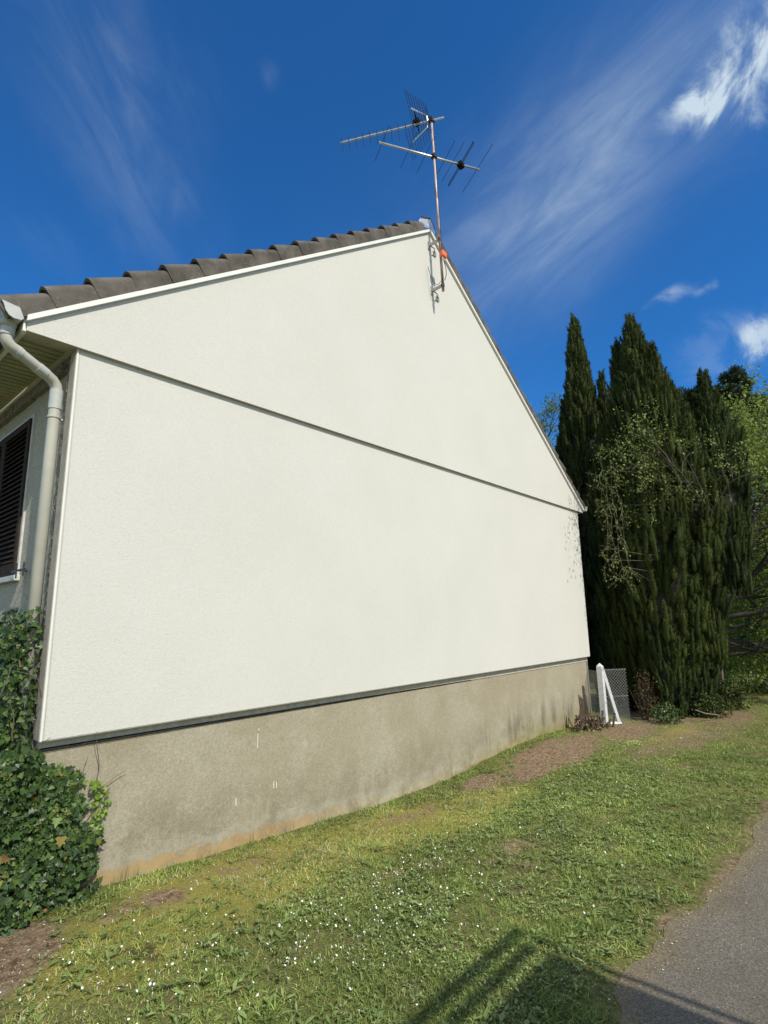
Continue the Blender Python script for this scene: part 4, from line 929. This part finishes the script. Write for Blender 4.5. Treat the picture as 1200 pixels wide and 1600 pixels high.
# broad leaves (daisy, plantain, clover)
x, y = scatter(.3, 8.5, .95, 4.1, 1500); cl_ = fbm(x, y, 2.0, 71); k = (R.random(len(x)) < np.clip((cl_ - .40) * 3.0, 0, .8) * np.clip(1 - 1.5 * soilf(x, y), 0, 1) * np.clip(1 - .75 * mossf(x, y), 0, 1)) & (y > path_edge(x) + .06); x = x[k]; y = y[k]; n = len(x)
m_ = 4; x = np.repeat(x, m_) + R.normal(size=n * m_) * .008; y = np.repeat(y, m_) + R.normal(size=n * m_) * .008; n = len(x)
an = R.random(n) * 2 * np.pi; P = np.stack([x, y, gz(x, y) + R.uniform(.002, .02, n)], -1); A = nrm(np.stack([np.cos(an), np.sin(an), R.uniform(.1, .9, n)], -1)); N = nrm(np.stack([-np.cos(an) * .5, -np.sin(an) * .5, np.ones(n)], -1) + R.normal(size=(n, 3)) * .2)
s = R.uniform(.010, .030, n); V, F, r = leaves(P, A, N, s, s * R.uniform(.3, .5, n), .08, shape='quad', bend=.15)
x = R.uniform(.4, 7.5, 5200); y = R.uniform(1.1, 4.0, 5200); k = (R.random(5200) < np.clip((fbm(x, y, 1.7, 171) - .36) * 4, 0, 1) * np.clip(1 - 1.6 * soilf(x, y), 0, 1) * np.clip(1 - .8 * mossf(x, y), 0, 1)) & (y > path_edge(x) + .08); x = x[k]; y = y[k]
m_ = 4; x = np.repeat(x, m_) + R.normal(size=len(x) * m_) * .006; y = np.repeat(y, m_) + R.normal(size=len(y) * m_) * .006; n = len(x); an = R.random(n) * 2 * np.pi
P = np.stack([x, y, gz(x, y) + R.uniform(.004, .022, n)], -1); A = nrm(np.stack([np.cos(an), np.sin(an), R.uniform(.0, .7, n)], -1)); N = nrm(np.stack([-np.cos(an) * .4, -np.sin(an) * .4, np.ones(n)], -1) + R.normal(size=(n, 3)) * .2)
s = R.uniform(.025, .062, n) * (.7 + .6 * R.random(n)); V2, F2, r2 = leaves(P, A, N, s, s * R.uniform(.16, .42, n), .06, shape='quad', bend=.12)
F = np.concatenate([F, F2 + len(V)]); V = np.concatenate([V, V2]); r = np.concatenate([r, r2 * .75])
tag(link('lawn_weeds', npmesh('lawn_weeds', V, F, {'rnd': r}), m_weed), 'broad-leaved daisy and plantain rosettes in the lawn', 'weeds', kind='stuff')
# long tufts by the wall foot and path edge
pts = []
for (cx, cy, m_) in [(2.95, 4.14, 5), (2.5, 4.15, 4), (3.3, 4.14, 6), (5.9, 4.13, 14), (6.3, 4.12, 16), (6.9, 4.1, 8), (3.25, 1.62, 60), (3.42, 1.48, 60), (3.0, 1.75, 40), (1.95, 4.12, 10), (1.88, 4.10, 14), (4.2, 4.12, 12), (4.9, 4.12, 14), (3.7, 4.14, 6)]:
    for i in range(m_): pts.append((cx + random.gauss(0, .05), min(cy + random.gauss(0, .04), 4.165)))
pts = np.array(pts); x, y = pts[:, 0], pts[:, 1]; n = len(x); an = R.random(n) * 6.28; P = np.stack([x, y, gz(x, y) - .005], -1)
A = nrm(np.stack([np.cos(an) * .35, np.sin(an) * .35, np.ones(n)], -1)); V, F, r = leaves(P, A, np.stack([np.cos(an), np.sin(an), 0 * an], -1), R.uniform(.05, .13, n), R.uniform(.003, .005, n), rnd=R.random(n) * .5, shape='blade', bend=-.2)
tag(link('grass_tufts', npmesh('grass_tufts', V, F, {'rnd': r}), m_grass), 'longer bright grass tufts along the wall foot and path edge', 'grass', kind='stuff')
# daisies
DA = [(3.35, 2.75, .45, .16, 110), (3.0, 2.35, .45, .22, 80), (2.2, 2.75, .35, .3, 62), (1.5, 2.9, .3, .3, 56), (2.6, 2.5, .4, .2, 60), (1.3, 3.4, .4, .25, 30), (4.4, 2.65, .5, .3, 30), (5.6, 2.5, .8, .5, 30), (7.4, 2.5, 1.2, .5, 40), (2.3, 2.2, .4, .3, 24), (3.9, 1.8, .5, .3, 16), (1.0, 3.3, .5, .4, 22), (8.6, 1.8, 1.2, .5, 18), (5.1, 1.5, .6, .3, 12)]
pts = []
for (cx, cy, rx, ry, m_) in DA:
    for i in range(m_): pts.append((random.gauss(cx, rx * .8), random.gauss(cy, ry * .8)))
pts = np.array(pts); pts = pts[(pts[:, 1] < 4.05) & (pts[:, 1] > path_edge(pts[:, 0]) + .05)]
mb = MB()
for x_, y_ in pts:
    z_ = float(gz(x_, y_)) + random.uniform(.02, .045); r_ = random.uniform(.0036, .0062); tx, ty = random.gauss(0, .45), random.gauss(-.2, .45); k = len(mb.v)
    closed = random.random() < .35; mb.v.append((x_, y_, z_ - (.004 if not closed else .012)))
    for j in range(9):
        a_ = j * 2 * math.pi / 9; rr = r_ * (1 if not closed else .45); mb.v.append((x_ + rr * math.cos(a_), y_ + rr * math.sin(a_), z_ + (.006 if closed else 0) - rr * (math.cos(a_) * tx + math.sin(a_) * ty)))
    for j in range(9): mb.f.append((k, k + 1 + j, k + 1 + (j + 1) % 9))
tag(mb.build('daisies', m_petal), 'small white daisies dotted through the lawn', 'flowers', kind='stuff')
# soil crumbs, dead leaves and chips on bare patches and the path edge
n = 30000; x = R.uniform(.2, 11, n); y = R.uniform(.6, 4.15, n); k = (soilf(x, y) > .35) | (np.abs(y - path_edge(x)) < .10) & (R.random(n) < .8) | (R.random(n) < .04); x = x[k]; y = y[k]; n = len(x)
P = np.stack([x, y, np.maximum(gz(x, y), np.where(y < path_edge(x), -1.777, -9)) + .004], -1); s = R.uniform(.004, .016, n)
V, F, r = leaves(P, nrm(R.normal(size=(n, 3)) * np.array([1, 1, .25])), np.array([[0, 0, 1.]]) + R.normal(size=(n, 3)) * .4, s, s * .6, .2)
m_lit = leafmat('dry_litter', [(0, (.10, .065, .045)), (.45, (.26, .20, .13)), (.8, (.42, .36, .27)), (1, (.70, .67, .60))], .8, .05, .2)
n = 2600; x2 = R.uniform(1.5, 9, n); y2 = path_edge(x2) - np.abs(R.normal(size=n)) * .45 - .01; s2 = R.uniform(.002, .008, n) * np.where(R.random(n) < .03, 1.8, 1)
V2, F2, r2 = leaves(np.stack([x2, y2, np.full(n, -1.776)], -1), nrm(R.normal(size=(n, 3)) * np.array([1, 1, .3])), np.array([[0, 0, 1.]]) + R.normal(size=(n, 3)) * .5, s2, s2 * .8, .4, rnd=R.uniform(.2, 1, n))
F = np.concatenate([F, F2 + len(V)]); V = np.concatenate([V, V2]); r = np.concatenate([r, r2])
tag(link('ground_litter', npmesh('ground_litter', V, F, {'rnd': r}), m_lit), 'dry crumbs, chips and dead leaves strewn on the bare soil', 'litter', kind='stuff')

# ---------------------------------------------------------------- made-up canopy behind the viewer, added to cast the shadow on lawn and path
def up(sx, sy, z):                      # point at height z that shades ground point (sx, sy)
    k = (z + 1.78) / 1.13; return (sx - .2 * k, sy - 1.0 * k, z)
T = thing('shadow_canopy', (1.5, -3.2, -1.8), 'unseen made-up timber canopy with projecting rafters, added to cast the foreground shadow', 'canopy'); zc = 1.55
x_, y_, _ = up(3.09, 1.60, zc); MB().box((x_ - 3.6, y_ - 3.2, zc - .005), (x_, y_, zc + .005)).build('roof_panel', m_wood, T)
ob = up(3.18, 1.865, zc)
MB().box((ob[0] - 4.2, ob[1] - .075, zc - .005), (ob[0], ob[1], zc + .005)).build('beam', m_wood, T)
ob2 = up(3.12, 1.725, zc); MB().box((ob2[0] - 4.2, ob2[1] - .055, zc - .005), (ob2[0] - .05, ob2[1] + .015, zc + .005)).build('beam', m_wood, T)
for px in (ob[0] - 4.0, x_ - .12):
    MB().box((px, y_ - 3.1, -1.9), (px + .1, y_ - 3.0, zc - .021)).build('post', m_wood, T)
MB().box((ob[0] - .05, y_ - 3.2, zc - .005), (ob[0] - .01, ob[1] - .076, zc + .005)).build('rafter', m_wood, T)
MB().box((x_ - .6, y_ - 3.2, zc - .10), (x_ - .5, y_, zc - .021)).build('rafter', m_wood, T)
for o in list(S.objects):
    if o.type == 'MESH' and o.parent is None and 'kind' not in o and 'label' not in o: print('untagged', o.name)
